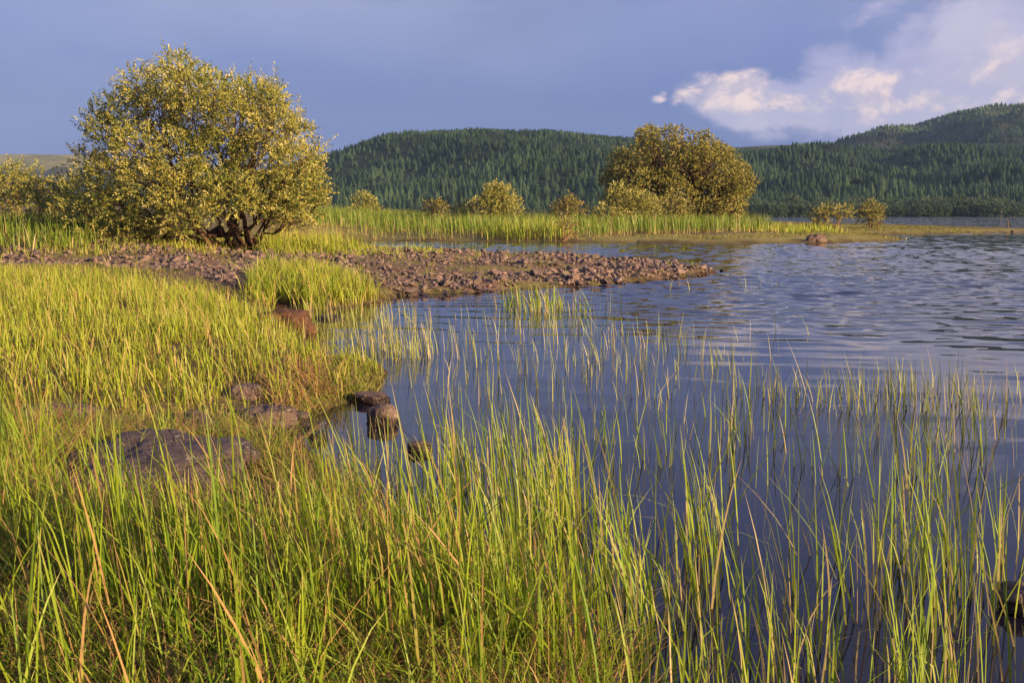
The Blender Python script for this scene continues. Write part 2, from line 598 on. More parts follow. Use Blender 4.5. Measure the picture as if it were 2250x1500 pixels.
SPIT = poly([(-120, 590, .35), (-60, 568, .4), (100, 560, .4), (210, 549, .35), (430, 548, .35), (600, 557, .3), (850, 553, .3), (1000, 547, .25), (1200, 560, .15), (1400, 573, .1), (1500, 584, .06),
             (1575, 600, 0), (1480, 615, 0), (1300, 631, 0), (1000, 646, 0), (880, 653, 0), (800, 622, .2), (620, 612, .3), (500, 628, .3), (300, 604, .3)])
FLATS = poly([(640, 540), (700, 522), (1000, 522), (1400, 526), (1600, 524), (1850, 512), (2400, 506), (2400, 514), (2000, 530), (1700, 540), (1000, 534), (760, 540)], 0.05)
PEATS = poly([(570, 690), (640, 695), (670, 745), (650, 770), (590, 760), (560, 720)], 0.1)
PEAT2 = poly([(690, 830), (760, 870), (860, 850), (850, 800), (770, 830)], 0.05)


def land_z(P):
    s = np.concatenate([sdist(P[i:i + 60000], SHORE) for i in range(0, len(P), 60000)])
    x, y = P[:, 0], P[:, 1]
    near = np.hypot(x, y)
    wob = fnoise(P, 3, 1.0, 9.0) * 0.03 + fnoise(P, 4, 0.25, 1.2) * 0.012
    s2 = s + fnoise(P, 5, 0.4, 2.5) * 0.05 * np.clip(near / 12, 0.6, 3)
    z = 0.10 * (1 - np.exp(-np.maximum(s2, 0) / 0.14)) + 0.24 * (1 - np.exp(-np.maximum(s2, 0) / 2.6)) + wob * sstep(s2, 0, 0.6)
    # bank on the left behind the willow, and meadow swelling
    z += 0.75 * sstep(-x, 8.0, 15.0) * sstep(y, 26, 34) * sstep(y, 300, 60)
    z += 0.16 * sstep(-x, 2.5, 8.0) * sstep(y, 6, 12) * sstep(y, 26, 20)
    z += 0.12 * np.exp(-(((x + 8) / 5) ** 2 + ((y - 32) / 5) ** 2))
    z += sstep(y, 100, 400) * sstep(-x, 30, 250) * 6.0
    wat = s2 <= 0
    z[wat] = np.maximum(-0.03 + s2[wat] * 0.10, -3.0)
    return z, s


def polar_grid(azs, rs):
    A, R = np.meshgrid(azs, rs)
    return np.stack([R * np.sin(A), R * np.cos(A)], -1).reshape(-1, 2)


def grid_faces(nr, nc, wrap=False):
    i = np.arange(nr - 1)[:, None]
    j = np.arange(nc if wrap else nc - 1)[None, :]
    j2 = (j + 1) % nc
    return np.stack([i * nc + j + 0 * i, i * nc + j2, (i + 1) * nc + j2, (i + 1) * nc + j], -1).reshape(-1, 4)


azs = np.radians(np.concatenate([np.arange(-180, -44, 4), np.arange(-42, 42, 0.25), np.arange(42, 180, 4)]))
rs = np.concatenate([0.5 * 1.024 ** np.arange(0, 280), [480, 600, 800, 1200, 2000, 3500, 7000]])
PG = polar_grid(azs, rs)
ZG, SG = land_z(PG)
far_m = np.hypot(PG[:, 0], PG[:, 1]) > 900
ZG[far_m] = np.minimum(ZG[far_m], 2.0)
fc = grid_faces(len(rs), len(azs), True)[:, ::-1]
Vg = np.concatenate([np.column_stack([PG, ZG]), [[0, 0, ZG[0]]]])
nA = len(azs)
fan = np.stack([np.full(nA, len(Vg) - 1), np.arange(nA), (np.arange(nA) + 1) % nA], -1)[:, ::-1]
sh = sstep(sdist(PG, SPIT) + fnoise(PG, 8, 0.5, 3) * 0.3, -0.5, 0.5)
fl = sstep(sdist(PG, FLATS), -1.5, 1.0)
pe = np.maximum(sstep(np.maximum(sdist(PG, PEATS), sdist(PG, PEAT2)), -0.15, 0.1), sstep(-SG, -0.10, 0.02) * (1 - fl) * (1 - sh))
pe = np.where(np.hypot(PG[:, 0], PG[:, 1]) > 40, 0.75 * sstep(-SG, -0.9, -0.2) * (np.hypot(PG[:, 0], PG[:, 1]) < 200), pe)
z1 = np.append
gm = mesh('ground', Vg, [fc, fan], {'shingle': z1(sh, 0), 'flat': z1(fl, 0), 'peat': z1(pe, 0)}, True)
ground = tag(obj('ground', gm, M_GROUND), 'grassy lake shore with stony spit and low green promontory', 'ground', kind='structure')

wr = [1.2]
while wr[-1] < 700:
    q = wr[-1]
    wr.append(q + (0.07 if q < 12 else 0.07 + (min(q, 30) - 12) * 0.0025 + max(q - 30, 0) * 0.0036 if q < 90 else q * 0.011))
wr = np.array(wr + [900, 1400, 2500, 5000, 9000])
wa = np.radians(np.concatenate([np.arange(-180, -30, 5), np.arange(-26, 31, 0.15), np.arange(33, 180, 5)]))
PW = polar_grid(wa, wr)
RW = np.hypot(PW[:, 0], PW[:, 1])
step_r = np.repeat(np.gradient(wr), len(wa))
rw = np.random.default_rng(91)
ZW = np.zeros(len(PW))
openw = sstep(RW + PW[:, 0] * 0.35 + fnoise(PW, 92, 6, 20) * 2.0, 13, 27)
gust = 0.85 + 0.15 * fnoise(PW, 93, 6, 40)
for i in range(60):
    lam = math.exp(rw.uniform(math.log(0.22), math.log(1.15)))
    th = math.radians(75 + rw.normal(0, 32))
    k = 2 * math.pi / lam
    amp = 0.023 / k
    w_ = amp * np.sin(k * (math.cos(th) * PW[:, 0] + math.sin(th) * PW[:, 1]) + rw.uniform(0, 6.28))
    ZW += w_ * sstep(lam / step_r, 2.2, 4.0) * openw * np.clip(gust, 0.3, 1.4)
for lam, deg, am in ((1.35, 83, 0.0038), (0.95, 80, 0.0030), (1.9, 87, 0.0030), (0.6, 78, 0.0015), (0.45, 95, 0.0008)):
    th = math.radians(deg)
    ph = 2 * math.pi / lam * (math.cos(th) * PW[:, 0] + math.sin(th) * PW[:, 1]) + 1.3 * fnoise(PW, int(lam * 100), 2.5, 12)
    ZW += am * ((0.5 + 0.5 * np.sin(ph)) ** 2.5) * np.clip(0.6 + 0.5 * fnoise(PW, int(lam * 77), 2, 9), 0, 1.3) * sstep(lam / step_r, 2.2, 4.0) * sstep(RW, 4.5, 9)
ZW -= 0.004
Vw = np.concatenate([np.column_stack([PW, ZW]), [[0, 0, 0]]])
nW = len(wa)
fanw = np.stack([np.full(nW, len(Vw) - 1), np.arange(nW), (np.arange(nW) + 1) % nW], -1)[:, ::-1]
wm = mesh('lake_water', Vw, [grid_faces(len(wr), nW, True)[:, ::-1], fanw], None, True)
print('water quads', len(wr) * nW)
tag(obj('lake_water', wm, M_WATER), 'violet blue lake with gentle ripples and wind chop', 'lake', kind='structure')

# height lookup for things that stand on the ground
def zof(P):
    return land_z(np.atleast_2d(np.asarray(P, float)))[0]


# ------------------------------------------------------------------ hills
def prof(pts):
    xs = [(p[0] - 1125) / F for p in pts]
    return np.array(xs), np.array([p[1] for p in pts])


def hill_h(pts, y0, y1, power, seed, bump):
    xs, ys = prof(pts)

    def h(u, t):
        """u: x over y, t: 0 foot .. 1 crest .. beyond"""
        y = y0 + (y1 - y0) * t
        py = np.interp(u, xs, ys)
        v = (750 - py) / F
        dyv = math.cos(PITCH) - v * math.sin(PITCH)
        top = (math.sin(PITCH) + v * math.cos(PITCH)) / dyv
        s = np.where(t < 1, np.sin(np.clip(t, 0, 1) * math.pi / 2) ** power, 1 - 0.35 * (t - 1) ** 2)
        P = np.column_stack([np.ravel(u * y), np.ravel(y + 0 * u)])
        n = fnoise(P, seed, 60, 400).reshape(np.shape(u * y)) * bump
        return EYE * np.clip(t * 3, 0, 1) + y * np.maximum(top, 0.002) * s + n * np.sin(np.clip(t, 0, 1.0) * math.pi)
    return h


def hill(name, label, h, y0, y1, u0, u1, mat, foot=0.8):
    us = np.linspace(u0, u1, 150)
    ts = np.linspace(0, 1.6, 50)
    U, T = np.meshgrid(us, ts)
    Y = y0 + (y1 - y0) * T
    Z = h(U, T) + foot - 3.0 * (T < 1e-6)
    V = np.stack([U * Y, Y, Z], -1).reshape(-1, 3)
    o = obj(name, mesh(name, V, [grid_faces(50, 150)[:, ::1]], None, True), mat)
    return tag(o, label, 'hill', kind='structure')


A_P = [(-900, 455), (300, 430), (520, 415), (620, 385), (690, 358), (760, 338), (850, 312), (960, 297), (1080, 291), (1200, 295),
       (1340, 306), (1450, 320), (1560, 338), (1650, 356), (1760, 392), (1900, 430), (2400, 460), (3600, 460)]
B_P = [(-900, 460), (900, 455), (1200, 400), (1400, 350), (1560, 336), (1640, 333), (1750, 336), (1840, 333), (1950, 331), (2100, 326),
       (2250, 322), (2600, 330), (3000, 350), (3600, 380)]
C_P = [(-900, 470), (1500, 440), (1700, 372), (1780, 330), (1840, 309), (1900, 290), (2000, 271), (2080, 245), (2150, 233), (2250, 228),
       (2500, 220), (2900, 260), (3600, 340)]
D_P = [(-900, 460), (1200, 420), (1400, 350), (1520, 327), (1610, 317), (1680, 313), (1735, 312), (1830, 313), (1900, 314), (2100, 330), (3600, 420)]
E_P = [(-1800, 390), (-900, 362), (-300, 346), (0, 339), (90, 337), (160, 339), (300, 350), (450, 362), (600, 385), (720, 420), (1000, 450), (3600, 470)]
hA = hill_h(A_P, 640, 1250, 1.15, 31, 6)
hB = hill_h(B_P, 615, 1450, 1.1, 32, 8)
hC = hill_h(C_P, 1250, 2350, 1.1, 33, 14)
hD = hill_h(D_P, 1900, 2700, 1.0, 34, 4)
hE = hill_h(E_P, 800, 2300, 1.0, 35, 9)
hill('wooded_hill', 'rounded hill clad in dark spruce behind the reed bed', hA, 640, 1250, -0.75, 0.95, M_FOREST_FLOOR)
hill('wooded_slope', 'long spruce covered slope above the far shore at right', hB, 615, 1450, -0.35, 1.2, M_FOREST_FLOOR)
hill('high_hill', 'high hill with clearings between trees at right edge', hC, 1250, 2350, 0.1, 1.2, M_MOOR, -4)
hill('moor_ridge', 'low brown moor ridge between the two wooded hills', hD, 1900, 2700, -0.1, 0.8, M_MOOR, -8)
hill('moorland', 'pale grassy moor behind the willow at left', hE, 800, 2300, -1.3, 0.3, M_GRASSMOOR, -2)


# ------------------------------------------------------------------ spruce forest
def spruce_mesh(seed, tiers=9, pts=9, slim=0.20):
    r = np.random.default_rng(seed)
    V, T = [], []
    for k in range(tiers):
        f = k / tiers
        z0 = 0.06 + 0.86 * f
        rad = slim * (1 - f) ** 0.85 * r.uniform(0.85, 1.1) + 0.012
        top = z0 + (1.9 / tiers) * (1 - 0.35 * f)
        b = len(V)
        V.append((0, 0, min(top, 1.0)))
        ph = r.uniform(0, 6.28)
        for j in range(pts * 2):
            a = ph + math.pi * j / pts
            q = rad * (r.uniform(0.85, 1.2) if j % 2 == 0 else r.uniform(0.45, 0.65))
            V.append((q * math.cos(a), q * math.sin(a), z0 - (0.035 if j % 2 == 0 else -0.01) * r.uniform(0.6, 1.3)))
        for j in range(pts * 2):
            T.append((b, b + 1 + j, b + 1 + (j + 1) % (pts * 2)))
    m = mesh('crown', V, [np.array(T)])
    m.materials.append(M_SPRUCE)
    return m


def cone_trunk():
    V = [(0.014 * math.cos(a), 0.014 * math.sin(a), 0) for a in np.linspace(0, 6.28, 6)[:-1]] + [(0, 0, 0.85)]
    m = mesh('trunk', V, [np.array([(i, (i + 1) % 5, 5) for i in range(5)])])
    m.materials.append(M_BARK)
    return m


SPR = [spruce_mesh(i, 8 + i % 3, 8, [0.20, 0.17, 0.23, 0.19][i]) for i in range(4)]
TRUNK = cone_trunk()


def hill_trees(h, y0, y1, u0, u1, n, foot, hmin, hmax, tmax, gap=None, seed=0):
    r = np.random.default_rng(seed)
    u = r.uniform(u0, u1, n)
    t = np.sqrt(r.uniform(0.0, 1, n)) * 0 + r.uniform(0.0, tmax, n)
    keep = r.random(n) < (y0 + (y1 - y0) * t) / (y0 + (y1 - y0) * tmax)
    u, t = u[keep], t[keep]
    y = y0 + (y1 - y0) * t
    P = np.column_stack([u * y, y])
    z = h(u, t) + foot - 0.3
    g = fnoise(P, seed + 77, 50, 260)
    if gap is not None:
        k = gap(P, t, g, (u * F + 1125))
        P, z, g, t = P[k], z[k], g[k], t[k]
    s = r.uniform(hmin, hmax, len(P)) * (1 + 0.12 * g) * (1.15 - 0.62 * np.clip(t, 0, 1))
    return np.column_stack([P, z]), s


def gA(P, t, g, px):
    low = (t < 0.05) & (fnoise(P, 91, 25, 80) > 0.1)
    return ~low


def gC(P, t, g, px):
    m = fnoise(np.column_stack([P[:, 0], P[:, 1] * 0.5]), 95, 90, 340)
    return m + 0.8 * (t < 0.5) > -1.35 - 0.1 * g


TA = hill_trees(hA, 640, 1250, -0.42, 0.50, 17000, 0.8, 7.2, 11.5, 1.12, gA, 1)
TB = hill_trees(hB, 615, 1450, 0.08, 0.72, 22000, 0.8, 7.2, 12, 1.12, gA, 2)
TC = hill_trees(hC, 1250, 2350, 0.24, 0.72, 14000, -4, 8, 14, 1.1, gC, 3)
TD = hill_trees(hD, 1900, 2700, 0.277, 0.42, 1500, -8, 13, 17, 1.0, None, 4)
XYZ = np.concatenate([TA[0], TB[0], TC[0], TD[0]])
HT = np.concatenate([TA[1], TB[1], TC[1], TD[1]])
pxs = XYZ[:, 0] / XYZ[:, 1] * F + 1125
app = HT / XYZ[:, 1] * ((pxs > 690) & (pxs < 2250) & ((pxs < 1330) | (pxs > 1640)))
order = np.argsort(-app)
single, mass = order[:300], order[300:]
rr = np.random.default_rng(5)
proto = []
for k in range(4):
    e = obj('spruce_tree', None)
    obj('trunk', TRUNK, None, e)
    obj('crown', SPR[k], None, e)
    proto.append(e)
used = [False] * 4
for i in single:
    k = int(rr.integers(4))
    o = proto[k] if not used[k] else copy_tree(proto[k])
    used[k] = True
    o.location = XYZ[i]
    o.scale = (HT[i] * rr.uniform(0.85, 1.25),) * 2 + (HT[i],)
    o.rotation_euler = (0, 0, rr.uniform(0, 6.28))
    right = XYZ[i][0] / XYZ[i][1] * F + 1125 > 1500
    tag(o, 'dark spruce in the front rows above the far shore bushes' if right else 'dark spruce in the front rows at the foot of the rounded hill',
        'tree', 'spruces along the far shore' if right else 'spruces at the foot of the rounded hill')

# the rest of the wood: one object, spruces instanced on points
pm = bpy.data.meshes.new('spruce_forest')
pm.vertices.add(len(mass))
pm.vertices.foreach_set('co', XYZ[mass].astype(np.float32).ravel())
for nm, val in (('size', HT[mass]), ('spin', rr.uniform(0, 6.28, len(mass))), ('shade', rr.random(len(mass))), ('wide', rr.uniform(1.2, 1.9, len(mass)))):
    a = pm.attributes.new(nm, 'FLOAT', 'POINT')
    a.data.foreach_set('value', np.asarray(val, np.float32))
a = pm.attributes.new('pick', 'INT', 'POINT')
a.data.foreach_set('value', rr.integers(0, 4, len(mass)).astype(np.int32))
forest = tag(obj('spruce_forest', pm), 'dark green spruce plantation covering the hills across the lake', 'forest', kind='stuff')
ng = bpy.data.node_groups.new('forest', 'GeometryNodeTree')
ng.interface.new_socket('Geometry', in_out='INPUT', socket_type='NodeSocketGeometry')
ng.interface.new_socket('Geometry', in_out='OUTPUT', socket_type='NodeSocketGeometry')
gi, go = ng.nodes.new('NodeGroupInput'), ng.nodes.new('NodeGroupOutput')
join = ng.nodes.new('GeometryNodeJoinGeometry')


def named(nm, dt='FLOAT'):
    n = ng.nodes.new('GeometryNodeInputNamedAttribute')
    n.data_type = dt
    n.inputs[0].default_value = nm
    return n.outputs[0]


for k in range(4):
    po = bpy.data.objects.new('spruce', SPR[k])
    oi = ng.nodes.new('GeometryNodeObjectInfo')
    oi.inputs['Object'].default_value = po
    ip = ng.nodes.new('GeometryNodeInstanceOnPoints')
    cmp_ = ng.nodes.new('FunctionNodeCompare')
    cmp_.data_type = 'INT'
    cmp_.operation = 'EQUAL'
    ng.links.new(named('pick', 'INT'), cmp_.inputs[2])
    cmp_.inputs[3].default_value = k
    ng.links.new(gi.outputs[0], ip.inputs['Points'])
    ng.links.new(cmp_.outputs[0], ip.inputs['Selection'])
    ng.links.new(oi.outputs['Geometry'], ip.inputs['Instance'])
    cx = ng.nodes.new('ShaderNodeCombineXYZ')
    ng.links.new(named('spin'), cx.inputs[2])
    ng.links.new(cx.outputs[0], ip.inputs['Rotation'])
    mw = ng.nodes.new('ShaderNodeMath')
    mw.operation = 'MULTIPLY'
    ng.links.new(named('size'), mw.inputs[0])
    ng.links.new(named('wide'), mw.inputs[1])
    sx = ng.nodes.new('ShaderNodeCombineXYZ')
    ng.links.new(mw.outputs[0], sx.inputs[0])
    ng.links.new(mw.outputs[0], sx.inputs[1])
    ng.links.new(named('size'), sx.inputs[2])
    ng.links.new(sx.outputs[0], ip.inputs['Scale'])
    ng.links.new(ip.outputs[0], join.inputs[0])
ng.links.new(join.outputs[0], go.inputs[0])
md = forest.modifiers.new('forest', 'NODES')
md.node_group = ng


# ------------------------------------------------------------------ broadleaf trees and bushes
def tube(path, radii, sides=5):
    path = np.asarray(path, float)
    n = len(path)
    tan = np.gradient(path, axis=0)
    tan /= np.linalg.norm(tan, axis=1)[:, None] + 1e-9
    up = np.array([0.31, 0.22, 0.93]) if abs(tan[0][2]) < 0.85 else np.array([1.0, 0.1, 0.0])
    a = np.cross(tan, up)
    a /= np.linalg.norm(a, axis=1)[:, None] + 1e-9
    b = np.cross(tan, a)
    th = np.linspace(0, 2 * math.pi, sides, endpoint=False)
    V = path[:, None, :] + np.asarray(radii)[:, None, None] * (a[:, None, :] * np.cos(th)[None, :, None] + b[:, None, :] * np.sin(th)[None, :, None])
    return V.reshape(-1, 3), grid_faces(n, sides, True)


class Pile:
    def __init__(self):
        self.V, self.Fq, self.n = [], [], 0

    def add(self, V, Fc):
        self.V.append(V)
        self.Fq.append(Fc + self.n)
        self.n += len(V)

    def mesh(self, name, smooth=True):
        return mesh(name, np.concatenate(self.V), [np.concatenate(self.Fq)], None, smooth)


def bend(a, b, r, n=7, sag=0.12, jit=0.05):
    a, b = np.asarray(a, float), np.asarray(b, float)
    t = np.linspace(0, 1, n)[:, None]
    L = np.linalg.norm(b - a)
    off = r.normal(0, 1, 3) * L * sag
    p = a + (b - a) * t + off * np.sin(t * math.pi) * 0.7
    p[1:-1] += r.normal(0, 1, (n - 2, 3)) * L * jit * 0.4
    return p


def leaves(pos, axis, length, width, r, droop=0.2):
    """diamond leaves, folded a little along the midrib: 4 corners, 2 triangles each"""
    n = len(pos)
    axis = axis / (np.linalg.norm(axis, axis=1)[:, None] + 1e-9)
    rnd = r.normal(0, 1, (n, 3))
    side = np.cross(axis, rnd)
    side /= np.linalg.norm(side, axis=1)[:, None] + 1e-9
    nor = np.cross(side, axis)
    L = (length * r.uniform(0.7, 1.25, n))[:, None]
    W = (width * r.uniform(0.7, 1.25, n))[:, None]
    p0 = pos
    p2 = pos + axis * L
    mid = pos + axis * L * 0.48 + nor * W * 0.25
    p1, p3 = mid + side * W * 0.5, mid - side * W * 0.5
    V = np.stack([p0, p1, p2, p3], 1).reshape(-1, 3)
    i = np.arange(n)[:, None] * 4
    return V, np.concatenate([i + np.array([[0, 1, 2]]), i + np.array([[0, 2, 3]])])


def crown_shoots(lobes, per_area, r, shell=0.45, up=0.35):
    """shoot bases and directions spread through lobes (centre, radius xyz)"""
    B, D = [], []
    for c, rad in lobes:
        n = max(6, int(per_area * (rad[0] * rad[2] + rad[0] * rad[1] + rad[1] * rad[2]) / 3 * 4.2))
        d = r.normal(0, 1, (n, 3))
        d /= np.linalg.norm(d, axis=1)[:, None]
        q = (shell + (1 - shell) * r.random(n) ** 0.6) * r.uniform(0.9, 1.12, n)
        B.append(np.asarray(c) + d * q[:, None] * np.asarray(rad))
        dd = d * 0.8 + r.normal(0, 0.35, (n, 3)) + np.array([0, 0, up])
        D.append(dd / np.linalg.norm(dd, axis=1)[:, None])
    return np.concatenate(B), np.concatenate(D)


def leaf_cloud(lobes, r, per_area, shoot, n_leaf, ll, lw, shell=0.45, up=0.35, zmin=None):
    B, D = crown_shoots(lobes, per_area, r, shell, up)
    if zmin is not None:
        k = B[:, 2] > zmin
        B, D = B[k], D[k]
    n = len(B)
    t = np.tile((np.arange(n_leaf) + 0.5) / n_leaf, n)
    i = np.repeat(np.arange(n), n_leaf)
    sl = shoot * np.where(r.random(n) < 0.06, r.uniform(1.4, 2.0, n), r.uniform(0.5, 1.3, n))
    pos = B[i] + D[i] * (sl[i] * t)[:, None] + r.normal(0, 0.02, (n * n_leaf, 3))
    ax = D[i] * 0.95 + r.normal(0, 0.45, (n * n_leaf, 3)) + np.array([0, 0, 0.08])
    V, T = leaves(pos, ax, ll, lw, r)
    lob_n = 0.10 * np.sin(B[:, 0] * 1.7 + 1) * np.sin(B[:, 1] * 1.3) + 0.08 * np.sin(B[:, 2] * 2.3 + B[:, 0])
    tone = np.repeat(np.clip(r.normal(0.46, 0.17, n) + lob_n, 0, 0.75), n_leaf) + 0.22 * (t - 0.5) + r.normal(0, 0.06, n * n_leaf)
    tone = np.clip(tone, 0, 0.95)
    tone = np.where(r.random(n * n_leaf) < 0.03, 0.99, tone)
    return V, T, np.repeat(tone, 4), (B, D, sl)


def px_lobes(items, depth, r, spread=0.75, flat=0.9, back=True, fit=0.88):
    """items: (px, py, rx, ry) seen from the camera at a given distance; lobes get depth of their own"""
    out = []
    sc = depth / F
    xs = [i[0] for i in items]
    cx, half = (min(xs) + max(xs)) / 2, (max(xs) - min(xs)) / 2 + 1
    for px, py, rx, ry in items:
        c = at(px, py, depth)
        room = math.sqrt(max(0.08, 1 - ((px - cx) / (half * 1.15)) ** 2)) * half * sc * spread
        offs = [r.uniform(-1, -0.35), r.uniform(0.2, 1)] if back else [r.uniform(-1, 1)]
        for f in offs:
            cc = at(px, py, depth + f * room)
            sf_ = (depth + f * room) / F * fit
            out.append((cc, (rx * sf_, (rx + ry) / 2 * sf_ * flat, ry * sf_)))
    return out


def build_tree(name, label, cat, base, lobes, leafmat, barkmat, r, per_area, shoot, n_leaf, ll, lw, stems=8, stem_r=0.10,
               base_spread=0.35, group=None, zmin=None, shell=0.45, up=0.35, extra=None, twigs=10):
    root = obj(name, None, loc=base)
    tag(root, label, cat, group)
    base = np.asarray(base, float)
    P = Pile()
    order = sorted(range(len(lobes)), key=lambda i: math.atan2(lobes[i][0][2] - base[2], lobes[i][0][0] - base[0]))
    groups = np.array_split(np.array(order), stems)
    for gidx in groups:
        if not len(gidx):
            continue
        cen = np.mean([lobes[i][0] for i in gidx], 0)
        b0 = base + np.array([r.normal(0, base_spread), r.normal(0, base_spread), -0.06])
        b0[0] += (cen[0] - base[0]) * 0.06
        fork = b0 + (cen - b0) * r.uniform(0.42, 0.58) + r.normal(0, 0.06, 3) * np.linalg.norm(cen - b0)
        fork[2] = max(fork[2], base[2] + 0.12)
        p = bend(b0, fork, r, 8, 0.09, 0.06)
        P.add(*tube(p, np.linspace(stem_r * r.uniform(0.7, 1.2), stem_r * 0.5, 8), 7))
        for i in gidx:
            c, rad = lobes[i]
            end = np.asarray(c) + np.array([0, 0, rad[2] * 0.35])
            q = bend(fork, end, r, 7, 0.09, 0.07)
            P.add(*tube(q, np.linspace(stem_r * 0.42, stem_r * 0.12, 7), 5))
            for _ in range(twigs):
                d = r.normal(0, 1, 3)
                d[2] = abs(d[2]) * 0.8
                d /= np.linalg.norm(d)
                s0 = q[int(r.integers(2, 6))]
                e = np.asarray(c) + d * np.asarray(rad) * 0.9
                P.add(*tube(bend(s0, e, r, 5, 0.08, 0.06), np.linspace(stem_r * 0.13, stem_r * 0.035, 5), 4))
    if extra:
        for pth, r0, r1 in extra:
            pth = np.asarray(pth)
            P.add(*tube(pth, np.linspace(r0, r1, len(pth)), 6))
    V, T, tone, sh_ = leaf_cloud(lobes, r, per_area, shoot, n_leaf, ll, lw, shell, up, zmin)
    tm = P.mesh('trunk')
    tm.transform(Matrix.Translation(-Vector(base)))
    tr = obj('trunk', tm, barkmat, root)
    cm = mesh('crown', V - base, [T], {'tint': tone})
    cr = obj('crown', cm, leafmat, root)
    return root


# the big willow
r1 = np.random.default_rng(11)
DW = 32.5
wl = [(390, 150, 26, 38), (362, 185, 42, 40), (415, 190, 50, 50), (470, 200, 45, 36), (530, 207, 50, 34), (600, 222, 20, 32), (575, 225, 50, 45),
      (300, 190, 30, 34), (280, 240, 48, 45), (345, 245, 55, 55), (430, 265, 65, 60), (520, 270, 65, 60), (600, 280, 55, 55), (650, 300, 35, 45),
      (212, 262, 26, 32), (235, 300, 45, 40), (300, 320, 55, 50), (390, 345, 65, 55), (480, 350, 70, 60), (570, 355, 65, 60), (645, 365, 50, 50), (690, 350, 22, 40),
      (185, 350, 24, 26), (240, 380, 50, 40), (320, 400, 60, 50), (410, 420, 65, 50), (500, 430, 65, 50), (590, 425, 62, 50), (660, 430, 45, 45), (698, 415, 24, 42),
      (190, 420, 46, 40), (250, 450, 55, 40), (330, 470, 60, 34), (395, 470, 50, 26), (300, 500, 45, 22), (240, 495, 45, 26), (630, 455, 45, 26), (560, 450, 40, 24), (465, 455, 40, 20),
      (160, 465, 40, 34), (205, 520, 30, 16), (345, 515, 40, 16), (385, 500, 36, 18), (645, 488, 36, 22), (270, 525, 36, 14), (700, 450, 16, 26)]
LW = px_lobes(wl, DW, r1, 0.7)
wb = at(520, 545, DW)
wb[2] = zof([wb[:2]])[0]


def low_limb(pts, dd):
    out = []
    for (px, py), d_ in zip(pts, dd):
        out.append(at(px, py, DW + d_))
    return out


ex = [(low_limb([(500, 515), (455, 520), (425, 532), (395, 533), (365, 520)], [0.1, -0.2, -0.4, -0.5, -0.5]), 0.10, 0.04),
      (low_limb([(490, 500), (470, 510), (440, 528), (420, 536)], [0.3, 0.2, 0, -0.1]), 0.16, 0.06),
      (low_limb([(470, 540), (440, 518), (424, 505), (415, 480), (408, 440)], [-0.5, -0.6, -0.6, -0.5, -0.4]), 0.02, 0.02),
      (low_limb([(545, 543), (565, 515), (580, 490), (590, 470), (615, 440)], [-0.3, -0.3, -0.2, 0, 0.2]), 0.06, 0.03),
      (low_limb([(556, 540), (548, 520), (540, 495), (530, 470)], [-0.4, -0.4, -0.2, 0]), 0.05, 0.04),
      (low_limb([(525, 541), (515, 520), (500, 490), (490, 460)], [-0.5, -0.4, -0.2, 0]), 0.07, 0.05),
      (low_limb([(540, 542), (525, 522), (512, 500), (505, 470), (500, 430)], [-0.6, -0.5, -0.3, 0, 0.2]), 0.07, 0.05),
      (low_limb([(527, 505), (500, 485), (462, 462), (430, 446)], [-0.9, -1.0, -1.1, -1.2]), 0.025, 0.02),
      (low_limb([(500, 520), (540, 505), (575, 485), (600, 470)], [-0.3, -0.3, -0.2, 0]), 0.06, 0.03),
      (low_limb([(330, 490), (300, 470), (270, 450), (245, 420)], [-0.8, -0.9, -1.0, -1.0]), 0.025, 0.015)]
build_tree('willow_tree', 'big bushy willow with many stems and silvery leaves behind the stony spit', 'tree', wb, LW, M_WILLOW, M_BARK, r1,
           60, 0.40, 21, 0.082, 0.035, stems=16, stem_r=0.075, base_spread=0.42, shell=0.35, zmin=wb[2] + 0.25, extra=ex, twigs=7)

# the big rounded sallow on the promontory
r2 = np.random.default_rng(12)
DS = 112
sl_ = [(1425, 318, 34, 28), (1400, 345, 36, 32), (1370, 370, 40, 40), (1350, 400, 32, 36), (1345, 430, 26, 34), (1480, 328, 40, 32), (1530, 340, 40, 36),
       (1450, 365, 45, 42), (1510, 380, 50, 45), (1575, 360, 45, 45), (1600, 385, 42, 42), (1625, 405, 30, 32), (1400, 400, 40, 38), (1440, 415, 42, 40),
       (1490, 425, 45, 42), (1545, 425, 45, 42), (1600, 430, 42, 38), (1630, 430, 24, 30), (1385, 445, 35, 32), (1430, 455, 36, 30), (1560, 462, 42, 30),
       (1605, 460, 32, 32), (1510, 465, 30, 24), (1420, 296, 26, 20), (1560, 330, 30, 30), (1620, 470, 20, 18), (1424, 296, 34, 20), (1482, 293, 30, 20), (1537, 303, 30, 20), (1588, 334, 28, 22), (1630, 376, 24, 22), (1648, 404, 18, 22), (1362, 345, 22, 22), (1334, 388, 20, 22)]
LS = []
for c, rad in px_lobes(sl_, DS, r2, 0.95, 0.9, True, 0.92):
    rad = np.array(rad)
    LS.append((c, tuple(rad * 0.74)))
    for q in range(6):
        d = r2.normal(0, 1, 3)
        d[1] = -abs(d[1])
        d[2] = d[2] * 0.7 + 0.3
        d /= np.linalg.norm(d)
        LS.append((c + d * rad * 0.74, tuple(rad * r2.uniform(0.30, 0.44))))
sb = at(1500, 489, DS)
sb[2] = zof([sb[:2]])[0]
build_tree('sallow_tree', 'large rounded golden green sallow tree standing on the promontory', 'tree', sb, LS, M_SALLOW, M_BARK, r2,
           11, 0.28, 9, 0.17, 0.105, stems=9, stem_r=0.2, base_spread=0.9, shell=0.86, zmin=sb[2] + 0.2, twigs=0)

